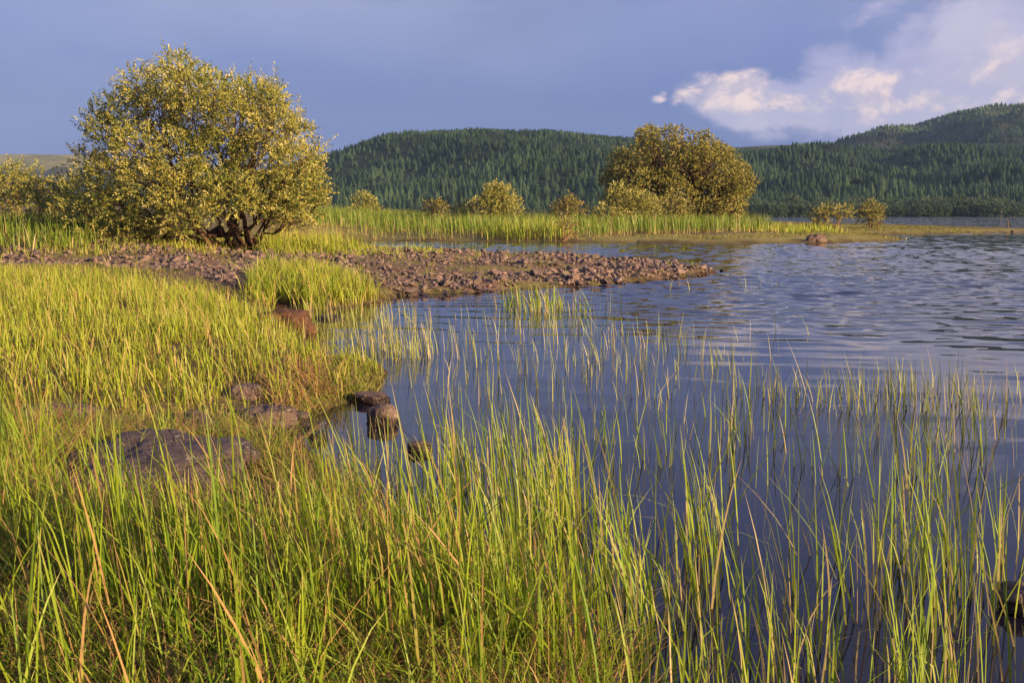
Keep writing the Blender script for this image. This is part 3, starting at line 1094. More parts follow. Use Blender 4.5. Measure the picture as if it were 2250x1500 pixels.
# smaller bushes on the promontory, each with a shape of its own
BUSHES = [
    ('small open bush of pale leaves, leftmost on the reed bed', 798, 476, 100, [(798, 452, 30, 20), (785, 465, 18, 12), (815, 462, 20, 14), (800, 436, 14, 12)]),
    ('small golden bush alone between pale bush and clump', 960, 476, 104, [(952, 456, 18, 14), (968, 460, 16, 14), (960, 448, 10, 8)]),
    ('low round green bush beside the tallest bush', 1018, 478, 100, [(1018, 464, 22, 16), (1040, 468, 14, 12), (1005, 470, 12, 9)]),
    ('dark green bush half hidden behind the tallest bush', 1050, 476, 108, [(1050, 455, 22, 18), (1132, 455, 16, 22)]),
    ('tallest bush in the reed bed, golden and upright', 1092, 478, 98, [(1085, 425, 25, 20), (1105, 435, 26, 26), (1075, 450, 24, 26), (1110, 458, 24, 22), (1090, 445, 28, 30)]),
    ('rounded ochre bush behind the bare twiggy shrub', 1248, 478, 102, [(1248, 456, 26, 18), (1230, 462, 18, 14), (1268, 460, 16, 16), (1250, 443, 14, 10)]),
    ('light green bush at the left foot of the sallow', 1385, 476, 92, [(1370, 440, 30, 26), (1400, 450, 34, 28), (1345, 450, 24, 20), (1425, 462, 20, 20), (1355, 420, 14, 14), (1385, 465, 36, 16)]),
    ('low pale bush in front of the light green bush', 1335, 480, 88, [(1330, 468, 24, 15), (1350, 472, 18, 10), (1315, 474, 16, 8)]),
    ('olive bush beneath the middle of the sallow', 1480, 482, 96, [(1475, 456, 30, 22), (1500, 462, 20, 20), (1455, 466, 18, 16)]),
    ('straggly leaning shrub with bare roots on the open turf', 1840, 498, 84, [(1800, 476, 18, 16), (1820, 466, 18, 14), (1850, 464, 18, 10), (1868, 468, 10, 8), (1795, 490, 14, 10)]),
    ('rounded upright shrub, last before the open water', 1915, 494, 92, [(1915, 468, 22, 20), (1905, 478, 16, 16), (1928, 480, 12, 14), (1916, 455, 10, 8)]),
]
for i, (lab, px, py, dep, items) in enumerate(BUSHES):
    rb = np.random.default_rng(100 + i)
    b = at(px, py, dep)
    b[2] = zof([b[:2]])[0]
    L = px_lobes(items, dep, rb, 0.8, fit=1.05)
    build_tree('bush', lab, 'bush', b, L, M_BUSH, M_TWIG, rb, 18, 0.4, 9, 0.17, 0.095, stems=4, stem_r=0.07, base_spread=0.25,
               group='bushes on the promontory', shell=0.5, zmin=b[2] + 0.1, twigs=4)
# bare, twiggy shrub standing in front of the reed bed
rb = np.random.default_rng(140)
b = at(1245, 518, 59)
b[2] = zof([b[:2]])[0]
bare = px_lobes([(1245, 482, 26, 14), (1228, 490, 14, 10), (1262, 492, 14, 12), (1245, 498, 20, 12)], 59, rb, 0.9)
build_tree('twiggy_shrub', 'brown twiggy shrub with few leaves in front of the reed bed', 'bush', b, bare, M_BUSH, M_TWIG, rb, 10, 0.35, 4, 0.13, 0.06,
           stems=8, stem_r=0.05, base_spread=0.35, shell=0.6, twigs=16)
# bushes on the left behind the bank
LEFTB = [('grey green willow bush, first at the left edge of the photo', 25, 470, 44, [(15, 400, 40, 34), (45, 395, 22, 26), (0, 430, 40, 36), (45, 435, 34, 32), (-50, 400, 44, 40), (-90, 420, 50, 45)]),
         ('pale willow bush, second behind the left grass bank', 92, 476, 41, [(85, 400, 24, 24), (105, 420, 28, 28), (75, 440, 30, 30), (120, 445, 26, 30)]),
         ('low willow bush touching the left side of the big willow', 150, 500, 37, [(140, 415, 22, 24), (165, 440, 26, 30), (135, 455, 26, 28), (170, 480, 24, 20)])]
for i, (lab, px, py, dep, items) in enumerate(LEFTB):
    rb = np.random.default_rng(160 + i)
    b = at(px, py, dep)
    b[2] = zof([b[:2]])[0]
    build_tree('willow_bush', lab, 'bush', b, px_lobes(items, dep, rb, 0.8, fit=1.0), M_WILLOW, M_TWIG, rb, 26, 0.45, 14, 0.12, 0.05, stems=4, stem_r=0.06,
               base_spread=0.3, group='willow bushes at the left', shell=0.45, zmin=b[2], twigs=5)
# low brown scrub right of the willow's foot
rb = np.random.default_rng(170)
b = at(640, 528, 37)
b[2] = zof([b[:2]])[0]
build_tree('scrub_bush', 'low brown half dead scrub right of the big willow stems', 'bush', b,
           px_lobes([(625, 500, 30, 20), (650, 485, 28, 22), (670, 505, 22, 18), (605, 510, 20, 14)], 37, rb, 0.8), M_BUSH, M_TWIG, rb, 14, 0.35, 6, 0.07, 0.03,
           stems=6, stem_r=0.04, base_spread=0.5, shell=0.5, zmin=b[2], twigs=14)

# rounded bushes along the far shore
r3 = np.random.default_rng(21)
FB = []
for k in range(4):
    lob = [(np.array([r3.normal(0, 0.45), r3.normal(0, 0.35), 0.42 + r3.uniform(-0.12, 0.2)]), (r3.uniform(0.4, 0.62),) * 2 + (r3.uniform(0.32, 0.5),)) for _ in range(5)]
    V, T, tone, _ = leaf_cloud(lob, r3, 60, 0.14, 4, 0.16, 0.13, 0.8, 0.3, 0.0)
    m = mesh('far_shore_bush', V, [T], {'tint': tone})
    m.materials.append(M_FARBUSH)
    FB.append(m)
for i in range(105):
    far = i < 60
    if far:
        px = 1648 + i * 10.4 + r3.uniform(-8, 8)
        if 2178 < px < 2202:
            continue
        yy = r3.uniform(583, 600)
        s = r3.uniform(5, 8.5) * (1.3 if r3.random() < 0.25 else 1)
    elif i < 80:
        px = 1650 + (i - 60) * 32 + r3.uniform(-14, 14)
        yy = r3.uniform(606, 618)
        s = r3.uniform(7, 10)
    else:
        px = 690 + (i - 80) * 27 + r3.uniform(-14, 14)
        yy = r3.uniform(560, 625)
        s = r3.uniform(3.5, 6.5)
    x = (px - 1125) / F * yy
    o = obj('far_shore_bush', FB[int(r3.integers(4))])
    o.location = (x, yy, 0.25 if yy < 606 else 0.9)
    o.scale = (s, s, s * r3.uniform(0.75, 1.1))
    o.rotation_euler = (0, 0, r3.uniform(0, 6.28))
    if i < 80:
        tag(o, 'rounded dark willow bush at the water edge of the far shore' if i < 60 else 'rounded dark bush in the second row behind the far shore bushes', 'bush', 'bushes along the far shore' if i < 60 else 'second row of bushes on the far shore')
    else:
        tag(o, 'low dark scrub bush between reed bed and spruce hill', 'bush', 'scrub below the rounded hill')

# strip of far shore the bushes stand on
us = np.linspace(-0.35, 1.0, 240)
edge = 578 + fnoise(np.column_stack([us * 600, us * 0]), 44, 20, 150) * 2.0
rows = [(0, -0.4), (1.5, 0.18), (10, 0.35), (45, 1.2), (90, 1.2)]
V = np.concatenate([np.column_stack([us * (edge + a), edge + a, np.full(240, z)]) for a, z in rows])
tag(obj('far_shore', mesh('far_shore', V, [grid_faces(5, 240)], None, True), M_MOOR), 'low grassy far shore of the lake below the spruces', 'shore', kind='structure')


# ------------------------------------------------------------------ rocks
def hull_stone(seed, flat=0.6):
    r = np.random.default_rng(seed)
    bm = bmesh.new()
    for _ in range(11):
        d = r.normal(0, 1, 3)
        d /= np.linalg.norm(d)
        bm.verts.new((d * np.array([1, r.uniform(0.6, 0.9), flat]) * r.uniform(0.75, 1.05)).tolist())
    res = bmesh.ops.convex_hull(bm, input=bm.verts)
    bmesh.ops.delete(bm, geom=[g for g in res['geom_interior'] if isinstance(g, bmesh.types.BMVert)], context='VERTS')
    bmesh.ops.triangulate(bm, faces=bm.faces)
    m = bpy.data.meshes.new('stone')
    bm.to_mesh(m)
    bm.free()
    m.materials.append(M_STONE)
    return m


STONES = [hull_stone(200 + i, [0.5, 0.6, 0.75, 0.45][i % 4]) for i in range(12)]
r4 = np.random.default_rng(41)
P = scatter(SPIT, 21000, r4)
sd = sdist(P, SPIT)
pa = fnoise(P, 55, 0.8, 4)
ppx = P[:, 0] / P[:, 1] * F + 1125
front = dist(P, SHORE)           # distance to the water's edge
bald = (front > 2.0) & (ppx > 780)
keep = r4.random(len(P)) < np.where(bald, 0.25 + 0.15 * pa, np.where(ppx < 760, 0.55 + 0.35 * pa, 0.85 + 0.12 * pa))
P, front, bald = P[keep], front[keep], bald[keep]
SZ = np.exp(r4.normal(math.log(0.053), 0.52, len(P)))
SZ = np.clip(SZ, 0.03, 0.19)
# hand-placed larger ones seen in the photograph
big = [(1080, 560, 26), (1110, 558, 22), (825, 600, 26), (755, 590, 20), (600, 600, 22), (530, 577, 22), (475, 585, 20), (560, 575, 18), (860, 590, 22), (1005, 595, 24),
       (930, 615, 26), (985, 612, 34), (1045, 622, 34), (1080, 618, 24), (1120, 612, 22), (1165, 613, 24), (1230, 600, 26), (1235, 618, 22), (1258, 622, 24), (1285, 612, 24),
       (915, 588, 20), (955, 565, 18), (1200, 566, 20), (1060, 565, 20), (640, 602, 22), (880, 642, 30), (690, 600, 28), (1420, 588, 16), (1310, 600, 18), (1170, 622, 20),
       (1380, 612, 18), (1330, 606, 16), (395, 575, 20), (430, 562, 16), (310, 570, 22), (25, 582, 26), (40, 570, 20)]
BP = np.array([gp(b[0], b[1] + 4, 0.30) for b in big])
BS = np.array([b[2] / F * gp(b[0], b[1], 0.3)[1] * 0.42 for b in big])
P = np.concatenate([P, BP])
SZ = np.concatenate([SZ, BS])
ZS = zof(P)
appz = SZ / np.hypot(P[:, 0], P[:, 1])
rank = np.argsort(-appz)
ind, rest = rank[:300], rank[300:]
for i in ind:
    o = obj('stone', STONES[int(r4.integers(12))])
    s = SZ[i]
    o.location = (P[i, 0], P[i, 1], ZS[i] + s * 0.22)
    o.scale = (s * r4.uniform(0.9, 1.3), s, s * r4.uniform(0.8, 1.15))
    o.rotation_euler = (r4.normal(0, 0.25), r4.normal(0, 0.25), r4.uniform(0, 6.28))
    sx_, sy_ = P[i, 0] / P[i, 1] * F + 1125, front[i] if i < len(front) else 1.0
    place = ('before the big willow' if sx_ < 620 else 'behind the bright grass clump' if sx_ < 880 else 'at the dark wet tip of the spit' if sx_ > 1400
             else 'at the near water edge of the spit' if sy_ < 1.2 else 'on the crest of the spit')
    tag(o, 'angular mauve brown stone ' + place, 'stone', 'stones ' + place)
Vs, Fs, Ts, n0 = [], [], [], 0
sv = [np.array([v.co[:] for v in m.vertices]) for m in STONES]
sf = [np.array([p.vertices[:] for p in m.polygons]) for m in STONES]
for i in rest:
    k = int(r4.integers(12))
    a = r4.uniform(0, 6.28)
    tx, ty = r4.normal(0, 0.25, 2)
    ca, sa = math.cos(a), math.sin(a)
    v = sv[k] * np.array([r4.uniform(0.9, 1.3), 1, r4.uniform(0.8, 1.15)]) * SZ[i]
    v = np.column_stack([v[:, 0], v[:, 1] - tx * v[:, 2], v[:, 2] + tx * v[:, 1] + ty * v[:, 0]])
    v = np.column_stack([ca * v[:, 0] - sa * v[:, 1], sa * v[:, 0] + ca * v[:, 1], v[:, 2]])
    Vs.append(v + np.array([P[i, 0], P[i, 1], ZS[i] + SZ[i] * 0.22]))
    Fs.append(sf[k] + n0)
    Ts.append(np.full(len(v), r4.random()))
    n0 += len(v)
tag(obj('shingle', mesh('shingle', np.concatenate(Vs), [np.concatenate(Fs)], {'tint': np.concatenate(Ts)}), M_STONE),
    'mass of smaller angular red brown stones covering the spit', 'stones', kind='stuff')


def boulder(name, label, px, py, z, rx, ry, rz, seed, rot=0.0, tilt=0.0, mat=None, crease=None, sub=4, rough=0.22, sink=0.25, cat='rock', group=None):
    bm = bmesh.new()
    bmesh.ops.create_icosphere(bm, subdivisions=sub, radius=1)
    off = Vector((seed * 3.7, seed * 1.3, seed * 2.1))
    for v in bm.verts:
        d = v.co.normalized()
        h = 1 + rough * (mnoise.fractal(d * 1.3 + off, 1.0, 2.0, 4) + 0.5 * mnoise.noise(d * 0.8 + off))
        cell = mnoise.voronoi(d * 1.6 + off)[0][0]
        h += 0.10 * (cell - 0.4)
        h += 0.06 * mnoise.fractal(d * 6 + off, 0.8, 2.0, 3) - 0.10 * abs(mnoise.noise(d * 2.4 + off * 2))
        f1, f2 = mnoise.voronoi(d * 3.1 + off)[0][:2]
        h -= 0.07 * math.exp(-((f2 - f1) / 0.07) ** 2) * (rough > 0.1)
        v.co = d * h
        q = abs(v.co.z)
        if v.co.z > 0.55:
            v.co.z = 0.55 + (v.co.z - 0.55) * 0.45
        if crease:
            for (a, w0, c0) in crease:
                e = abs(v.co.x * math.cos(a) + v.co.y * math.sin(a) - c0 + 0.08 * mnoise.noise(d * 3 + off))
                v.co *= 1 - 0.22 * math.exp(-(e / w0) ** 2)
    m = bpy.data.meshes.new(name)
    bm.to_mesh(m)
    bm.free()
    m.polygons.foreach_set('use_smooth', np.ones(len(m.polygons), bool))
    g = gp(px, py, z)
    o = obj(name, m, mat or M_BOULDER)
    o.location = (g[0], g[1], z + rz * (0.5 - sink))
    o.scale = (rx, ry, rz)
    o.rotation_euler = (tilt, 0, rot)
    return tag(o, label, cat, group)


boulder('boulder', 'creased brown boulder half in the water at the shore', 592, 940, 0.02, 0.215, 0.19, 0.18, 1, 0.2, crease=[(0.5, 0.06, 0.25), (0.3, 0.05, 0.6)], sub=5)
boulder('boulder', 'rounded brown boulder in grass left of creased boulder', 425, 948, 0.06, 0.125, 0.11, 0.15, 2, 0.5, crease=[(0.9, 0.05, 0.1)], sub=5)
boulder('boulder', 'small brown boulder left of the rounded boulder', 362, 940, 0.08, 0.075, 0.07, 0.085, 3, 1.2)
boulder('boulder', 'flat grey slab behind the creased boulder', 560, 908, 0.06, 0.20, 0.13, 0.06, 4, 0.1)
boulder('boulder', 'red brown rock nestled in dry grass above the slab', 545, 872, 0.12, 0.15, 0.13, 0.12, 5, 0.7)
boulder('boulder', 'dark wet pointed rock beside the creased boulder', 655, 930, 0.0, 0.13, 0.08, 0.10, 6, -0.5)
boulder('boulder', 'wide dark bedrock slab behind foreground grass', 350, 1090, 0.07, 0.52, 0.42, 0.27, 7, 0.12, tilt=0.16, sub=5, rough=0.30, sink=0.2)
boulder('boulder', 'long low rock showing through grass at left edge', 132, 925, 0.10, 0.36, 0.20, 0.13, 8, 0.1, rough=0.15)
boulder('boulder', 'dark glossy wet rock in water beside the turf islet', 818, 882, 0.0, 0.17, 0.12, 0.09, 9, 0.1)
boulder('boulder', 'lichen spotted brown rock standing in the water', 842, 928, 0.0, 0.13, 0.12, 0.15, 10, 0.4)
boulder('boulder', 'small black rock awash among reeds', 922, 990, 0.0, 0.09, 0.08, 0.07, 11, 0.2)
boulder('boulder', 'flat dark rock awash in the small reedy cove', 722, 700, 0.0, 0.24, 0.16, 0.06, 12, 0.1)
boulder('boulder', 'mauve rock under foreground grass right of the slab', 600, 1190, 0.05, 0.20, 0.16, 0.12, 13, 0.3)
boulder('boulder', 'black wet rock at the right edge of the water', 2246, 1335, 0.0, 0.10, 0.10, 0.11, 14, 0.9)
boulder('boulder', 'dark submerged rock among reeds at the bottom edge', 1310, 1435, -0.02, 0.14, 0.11, 0.09, 15, 0.3)
boulder('boulder', 'dark rock in the bottom left corner grass', 110, 1440, 0.08, 0.22, 0.16, 0.13, 16, 0.2)
boulder('boulder', 'lone pink grey boulder at the edge of the promontory', 1793, 534, 0.0, 0.60, 0.42, 0.50, 17, 0.1, rough=0.3)
boulder('boulder', 'mauve rock in the grass left of the tuft patch', 520, 640, 0.2, 0.22, 0.18, 0.20, 18, 0.3)
boulder('boulder', 'small dark stone just off the tip of the spit', 1588, 596, 0.0, 0.10, 0.08, 0.07, 19, 0.3, sub=3)
boulder('boulder', 'dark boulder on the far thin spit of land', 2160, 507, 0.0, 0.35, 0.3, 0.22, 20, 0.3, sub=3)
for j, (px, py, s) in enumerate([(2060, 503, 0.2), (2085, 502, 0.3), (2105, 503, 0.25), (2120, 503.5, 0.25), (2225, 509, 0.2)]):
    boulder('boulder', 'small red brown stone on the far thin spit', px, py, 0.1, s, s * 0.8, s * 0.6, 30 + j, 0.4, sub=3, group='stones on the far thin spit')
boulder('boulder', 'small flat rock between the two left boulders and the slab', 470, 985, 0.06, 0.11, 0.09, 0.09, 41, 0.8)
boulder('boulder', 'small brown stone in the grass behind the wide slab', 300, 965, 0.08, 0.10, 0.08, 0.09, 42, 0.2)
boulder('boulder', 'little dark stone at the water line right of the creased boulder', 700, 965, 0.0, 0.08, 0.06, 0.06, 43, 1.1)
boulder('boulder', 'broken brown rock leaning on the right end of the wide slab', 535, 1085, 0.05, 0.16, 0.13, 0.15, 44, 0.9, tilt=0.3)
boulder('peat_bank', 'crumbling dark red peat bank at the small cove', 622, 725, 0.04, 0.44, 0.36, 0.28, 21, 0.5, mat=M_PEAT, rough=0.4, sub=5, cat='peat bank')

# driftwood stick on the far spit, and white post on the far shore
b = at(2214, 508, gp(2214, 508)[1])
P_ = Pile()
P_.add(*tube([b + np.array([0, 0, -0.1]), b + np.array([0.03, 0, 0.4]), b + np.array([0.0, 0, 0.9]), b + np.array([-0.12, 0, 1.25])], [0.05, 0.045, 0.035, 0.02], 6))
P_.add(*tube([b + np.array([0.02, 0, 0.35]), b + np.array([-0.15, 0.05, 0.65])], [0.03, 0.015], 5))
P_.add(*tube([b + np.array([-0.5, 0, 0.05]), b + np.array([0, 0.1, 0.15]), b + np.array([0.5, 0.1, 0.06])], [0.06, 0.09, 0.04], 6))
tag(obj('driftwood', P_.mesh('driftwood'), M_TWIG), 'thin reddish dead branch upright near the tip of the far spit', 'driftwood')
mwht, n_, out_ = material('white_paint')
principled(n_, out_, (0.8, 0.78, 0.74), 0.6)
b = np.array([(2191 - 1125) / F * 581, 581, 0.1])
post = obj('marker_post', None, loc=b)
tag(post, 'small white marker post standing on the far shore', 'post')
P_ = Pile()
P_.add(*tube([(0, 0, 0), (0, 0, 3.2)], [0.35, 0.30], 8))
obj('shaft', P_.mesh('shaft', False), mwht, post)
P_ = Pile()
P_.add(*tube([(0, 0, 3.2), (0, 0, 3.3), (0, 0, 4.1), (0, 0, 4.2)], [0.05, 0.55, 0.55, 0.05], 8))
obj('cap', P_.mesh('cap', False), mwht, post)


# ------------------------------------------------------------------ grass and reeds
def blades(base, height, width, lean, r, segs=3, curl=0.35, kink=0.08):
    """base (n,3); lean (n,2) offset of the tip as a share of the height. Returns V, faces, t"""
    n = len(base)
    az_ = r.uniform(0, math.pi * 2, n)
    w_ = np.column_stack([np.cos(az_), np.sin(az_), np.zeros(n)])
    lev = np.linspace(0, 1, segs + 1)
    cl = curl * r.random(n) ** 2
    kinked = (r.random(n) < kink).astype(float)
    kt = r.uniform(0.35, 0.8, n)
    ka = r.uniform(0, 6.28, n)
    kdir = np.column_stack([np.cos(ka), np.sin(ka)])
    V = np.zeros((n, 2 * segs + 1, 3))
    tt = np.zeros((n, 2 * segs + 1))
    for k, t in enumerate(lev):
        off = np.zeros((n, 3))
        hh = t - cl * t ** 3 * 0.6
        off[:, 0] = lean[:, 0] * height * (0.5 * t + 0.5 * t * t * (1 + cl * 2))
        off[:, 1] = lean[:, 1] * height * (0.5 * t + 0.5 * t * t * (1 + cl * 2))
        off[:, 2] = height * hh
        kd = np.maximum(t - kt, 0)
        off[:, 2] -= kinked * height * kd * 1.15
        off[:, :2] += (kinked * height * kd)[:, None] * kdir
        c = base + off
        wd = (width * (1 - 0.75 * t ** 2.2) * 0.5)[:, None]
        if k < segs:
            V[:, 2 * k] = c - w_ * wd
            V[:, 2 * k + 1] = c + w_ * wd
            tt[:, 2 * k:2 * k + 2] = t
        else:
            V[:, 2 * k] = c
            tt[:, 2 * k] = 1
    m = 2 * segs + 1
    i = (np.arange(n) * m)[:, None]
    Q = [i + np.array([[2 * k, 2 * k + 1, 2 * k + 3, 2 * k + 2]]) for k in range(segs - 1)]
    T = i + np.array([[2 * segs - 2, 2 * segs - 1, 2 * segs]])
    return V.reshape(-1, 3), [np.concatenate(Q), T] if Q else [T], tt.ravel(), m


WIND = np.array([-0.09, 0.01])      # the photo's blades lean to the left


def grass_mesh(name, base, height, width, r, lean_sd=0.16, wind=1.0, segs=3, curl=0.35, tint=None):
    n = len(base)
    lean = r.normal(0, lean_sd, (n, 2)) * np.where(r.random(n) < 0.10, 4.0, 1.0)[:, None]
    ln = np.linalg.norm(lean, axis=1)[:, None]
    lean = lean * np.minimum(1, 1.1 / np.maximum(ln, 1e-6)) + WIND * wind
    V, Fc, t, m = blades(base, height, width, lean, r, segs, curl)
    tint = r.random(n) if tint is None else tint
    return mesh(name, V, Fc, {'t': t, 'tint': np.repeat(tint, m)})


def grass(name, label, Q, n, h, wd, mat, r, clump=None, skip=None, lean_sd=0.16, wind=1.0, segs=3, curl=0.35, hvar=0.35, patch=None, water=False, cat='grass', hfun=None):
    if clump:
        C = scatter(Q, max(1, n // clump[0]), r)
        P = np.repeat(C, clump[0], 0) + r.normal(0, clump[1], (len(C) * clump[0], 2))
    else:
        P = scatter(Q, n, r)
    if patch:
        f = fnoise(P, patch[0], patch[1], patch[2])
        P = P[r.random(len(P)) < np.clip(0.5 + patch[3] * f, patch[4], 1)]
    if skip:
        for c, ra, rb_ in skip:
            e = ((P[:, 0] - c[0]) / ra) ** 2 + ((P[:, 1] - c[1]) / rb_) ** 2
            P = P[(e > 1) | (r.random(len(P)) < 0.03)]
    z, s = land_z(P)
    if not water:
        k = s > -0.05
        P, z = P[k], z[k]
    z = np.maximum(z, -0.05)
    hh = h * np.clip(r.normal(1, hvar, len(P)), 0.3, 1.9)
    if hfun is not None:
        hh = hh * hfun(P)
    m = grass_mesh(name, np.column_stack([P, z - 0.02]), hh, wd * r.uniform(0.6, 1.3, len(P)), r, lean_sd, wind, segs, curl)
    return tag(obj(name, m, mat), label, cat, kind='stuff')


rg = np.random.default_rng(61)
ROCKS = [(gp(350, 1110, 0.12), 0.62, 0.50), (gp(130, 925, 0.12), 0.45, 0.25), (gp(590, 950, 0.03), 0.33, 0.28), (gp(425, 950, 0.06), 0.18, 0.16),
         (gp(560, 905, 0.06), 0.25, 0.15), (gp(545, 875, 0.12), 0.2, 0.2), (gp(600, 1190, 0.05), 0.2, 0.16), (gp(110, 1440, 0.08), 0.18, 0.13), (gp(362, 945, 0.1), 0.11, 0.11)]
NEAR = poly([(-400, 1900), (1500, 1900), (1400, 1560), (1280, 1430), (1080, 1290), (900, 1185), (770, 1090), (690, 1010), (640, 975), (560, 960), (300, 965), (-200, 965)], 0.1)
NEAR = np.maximum(NEAR, [-4.5, 1.2])
TALL = poly([(-400, 1900), (1500, 1900), (1400, 1560), (1280, 1430), (1080, 1290), (900, 1210), (760, 1190), (500, 1230), (220, 1230), (110, 1080), (-300, 1000)], 0.1)
TALL = np.maximum(TALL, [-4.5, 1.2])
grass('marsh_grass', 'tall green marsh grass in the near left foreground', TALL, 5400, 0.47, 0.0078, M_MARSH, rg, (10, 0.045), ROCKS, 0.11, 1.0, 5, 0.5, patch=(70, 0.5, 2.5, 0.35, 0.1))
grass('marsh_undergrowth', 'fine short green grass under the tall foreground blades', TALL, 6500, 0.24, 0.0055, M_MARSH, rg, (6, 0.05), ROCKS, 0.45, 1.0, 3, 0.9)
grass('low_grass', 'low mixed grass between the rocks at the near shore', NEAR, 9000, 0.20, 0.006, M_MARSH, rg, (8, 0.05), ROCKS, 0.5, 0.6, 3, 0.7)
grass('dead_grass', 'dry straw litter tangled under the foreground grass', NEAR, 9000, 0.20, 0.0052, M_LITTER, rg, None, ROCKS, 1.1, 0.3, 3, 0.9)
grass('shore_tufts', 'scattered taller grass tufts between the shore rocks', NEAR, 700, 0.34, 0.007, M_MARSH, rg, (14, 0.04), ROCKS, 0.16, 0.8, 4, 0.4)
SIDE = np.array([(-1.5, 1.6), (-2.3, 3.0), (-3.4, 5.0), (-4.6, 7.2), (-10, 11), (-13, 4), (-6, -3), (-1.0, -3), (-1.2, 0.6)])
grass('bank_side_grass', 'tall marsh grass on the bank beside the near shore', SIDE, 5200, 0.46, 0.0075, M_MARSH, rg, (10, 0.06), None, 0.12, 1.0, 4, 0.45)
MEAD = poly([(-500, 890), (250, 890), (420, 905), (560, 875), (640, 850), (690, 835), (700, 780), (650, 735), (605, 705), (570, 690), (500, 668), (380, 650), (200, 634), (-500, 625)], 0.25)
grass('meadow_grass', 'sunlit yellow green meadow grass left of the cove', MEAD, 42000, 0.27, 0.011, M_MEADOW, rg, (8, 0.07), ROCKS, 0.17, 0.8, 3, 0.4, patch=(71, 0.6, 3, 0.35, 0.3))
grass('meadow_litter', 'dry straw and stems low in the meadow', MEAD, 10000, 0.14, 0.010, M_LITTER, rg, None, ROCKS, 0.9, 0.3, 2, 0.8)
TUFT = poly([(560, 668), (552, 640), (600, 626), (700, 622), (800, 640), (868, 648), (850, 664), (760, 676), (680, 682)], 0.12)
grass('spit_grass', 'bright tall grass clump between spit and reedy cove', TUFT, 6500, 0.36, 0.016, M_MEADOW, rg, (8, 0.10), None, 0.2, 0.7, 3, 0.4)
ISLE = poly([(640, 770), (720, 795), (770, 786), (830, 798), (852, 822), (838, 850), (745, 888), (690, 900), (650, 890)], 0.1)
grass('islet_turf', 'short mossy turf on the eroded islet edge', ISLE, 7000, 0.075, 0.008, M_TURF, rg, (6, 0.04), None, 0.5, 0.4, 2, 0.6)
grass('islet_tufts', 'few bright grass tufts on top of the turf islet', ISLE, 260, 0.24, 0.009, M_MEADOW, rg, (13, 0.04), None, 0.2, 0.5, 3, 0.3)
ISL2 = poly([(560, 870), (640, 800), (700, 800), (720, 860), (690, 905), (600, 905)], 0.15)
grass('islet_straw', 'pale fallen straw at the edge of the cove', ISL2, 700, 0.22, 0.010, M_LITTER, rg, (10, 0.08), ROCKS, 1.0, 0.2, 3, 0.8)
BANK = poly([(-600, 560), (-600, 500), (0, 492), (130, 500), (250, 520), (420, 538), (420, 552), (200, 552), (60, 575)], 0.5)
grass('bank_grass', 'yellow green grass on the bank below the left bushes', BANK, 14000, 0.40, 0.022, M_MEADOW, rg, (8, 0.15), None, 0.15, 0.5, 3, 0.3, patch=(72, 1, 5, 0.4, 0.2),
      hfun=lambda P: 0.55 + 0.9 * sstep(-P[:, 0], 11, 16))
BANK2 = np.array([at(-700, 470, 42)[:2], at(240, 470, 36)[:2], at(200, 470, 29)[:2], at(-700, 470, 27)[:2]])
grass('bank_reeds', 'tall dark green reeds in front of the left bushes', BANK2, 9000, 0.55, 0.03, M_BED, rg, (6, 0.2), None, 0.1, 0.5, 3, 0.3)
UNDER = np.array([at(-150, 500, 27.5)[:2], at(250, 500, 28.5)[:2], at(850, 500, 29.5)[:2], at(980, 500, 33)[:2], at(860, 500, 38)[:2], at(700, 500, 40)[:2], at(300, 500, 40)[:2], at(0, 500, 34)[:2]])
grass('willow_grass', 'grass and weeds round the stems of the big willow', UNDER, 15000, 0.22, 0.018, M_MEADOW, rg, (7, 0.12), None, 0.2, 0.5, 3, 0.3, patch=(73, 1.2, 5, 0.45, 0.1))
RIGHTW = np.array([at(575, 500, 31)[:2], at(720, 500, 31)[:2], at(800, 500, 34)[:2], at(700, 500, 40)[:2], at(580, 500, 37)[:2]])
grass('willow_reeds', 'pale tall grass tufts right of the big willow', RIGHTW, 4200, 0.5, 0.018, M_MEADOW, rg, (12, 0.12), None, 0.12, 0.6, 3, 0.3)
SPT = SPIT.copy()
grass('spit_turf', 'sparse short turf growing between the stones of the spit', SPT, 12000, 0.06, 0.014, M_TURF, rg, (9, 0.10), None, 0.5, 0.3, 2, 0.5, patch=(74, 0.8, 4, 0.5, 0.0))
grass('spit_tufts', 'few thin yellow grass tufts among the stones', SPT, 500, 0.22, 0.012, M_MEADOW, rg, (12, 0.07), None, 0.3, 0.5, 3, 0.4)
BARE = poly([(-300, 606), (0, 598), (300, 606), (500, 630), (600, 645), (570, 692), (500, 670), (380, 652), (200, 636), (-300, 627)], 0.3)
grass('shore_turf', 'short turf between the meadow and the stones', BARE, 9000, 0.09, 0.012, M_TURF, rg, (8, 0.1), None, 0.5, 0.3, 2, 0.5)

BED = poly([(690, 520), (1000, 521), (1240, 523), (1400, 520), (1600, 515), (1690, 511), (1690, 504), (1600, 499), (1500, 496), (1300, 494), (1000, 493), (690, 494)], 0.25)
grass('reed_bed', 'dense bright green reed bed along the promontory', BED, 30000, 1.25, 0.045, M_BED, rg, (5, 0.25), None, 0.07, 0.9, 3, 0.25, hvar=0.14,
      patch=(75, 2, 12, 0.4, 0.35), cat='reeds', hfun=lambda P: 1 + 0.10 * fnoise(P, 175, 1.5, 9))
BED2 = poly([(690, 494), (1600, 499), (1640, 492), (1400, 489), (1000, 488), (690, 488)], 0.25)
grass('reed_bed_back', 'olive topped reeds at the back of the reed bed', BED2, 14000, 1.3, 0.06, M_BED, rg, (4, 0.4), None, 0.12, 1.0, 3, 0.3, hvar=0.15, cat='reeds')
BED3 = poly([(1060, 527), (1230, 528), (1260, 522), (1100, 521)], 0.1)
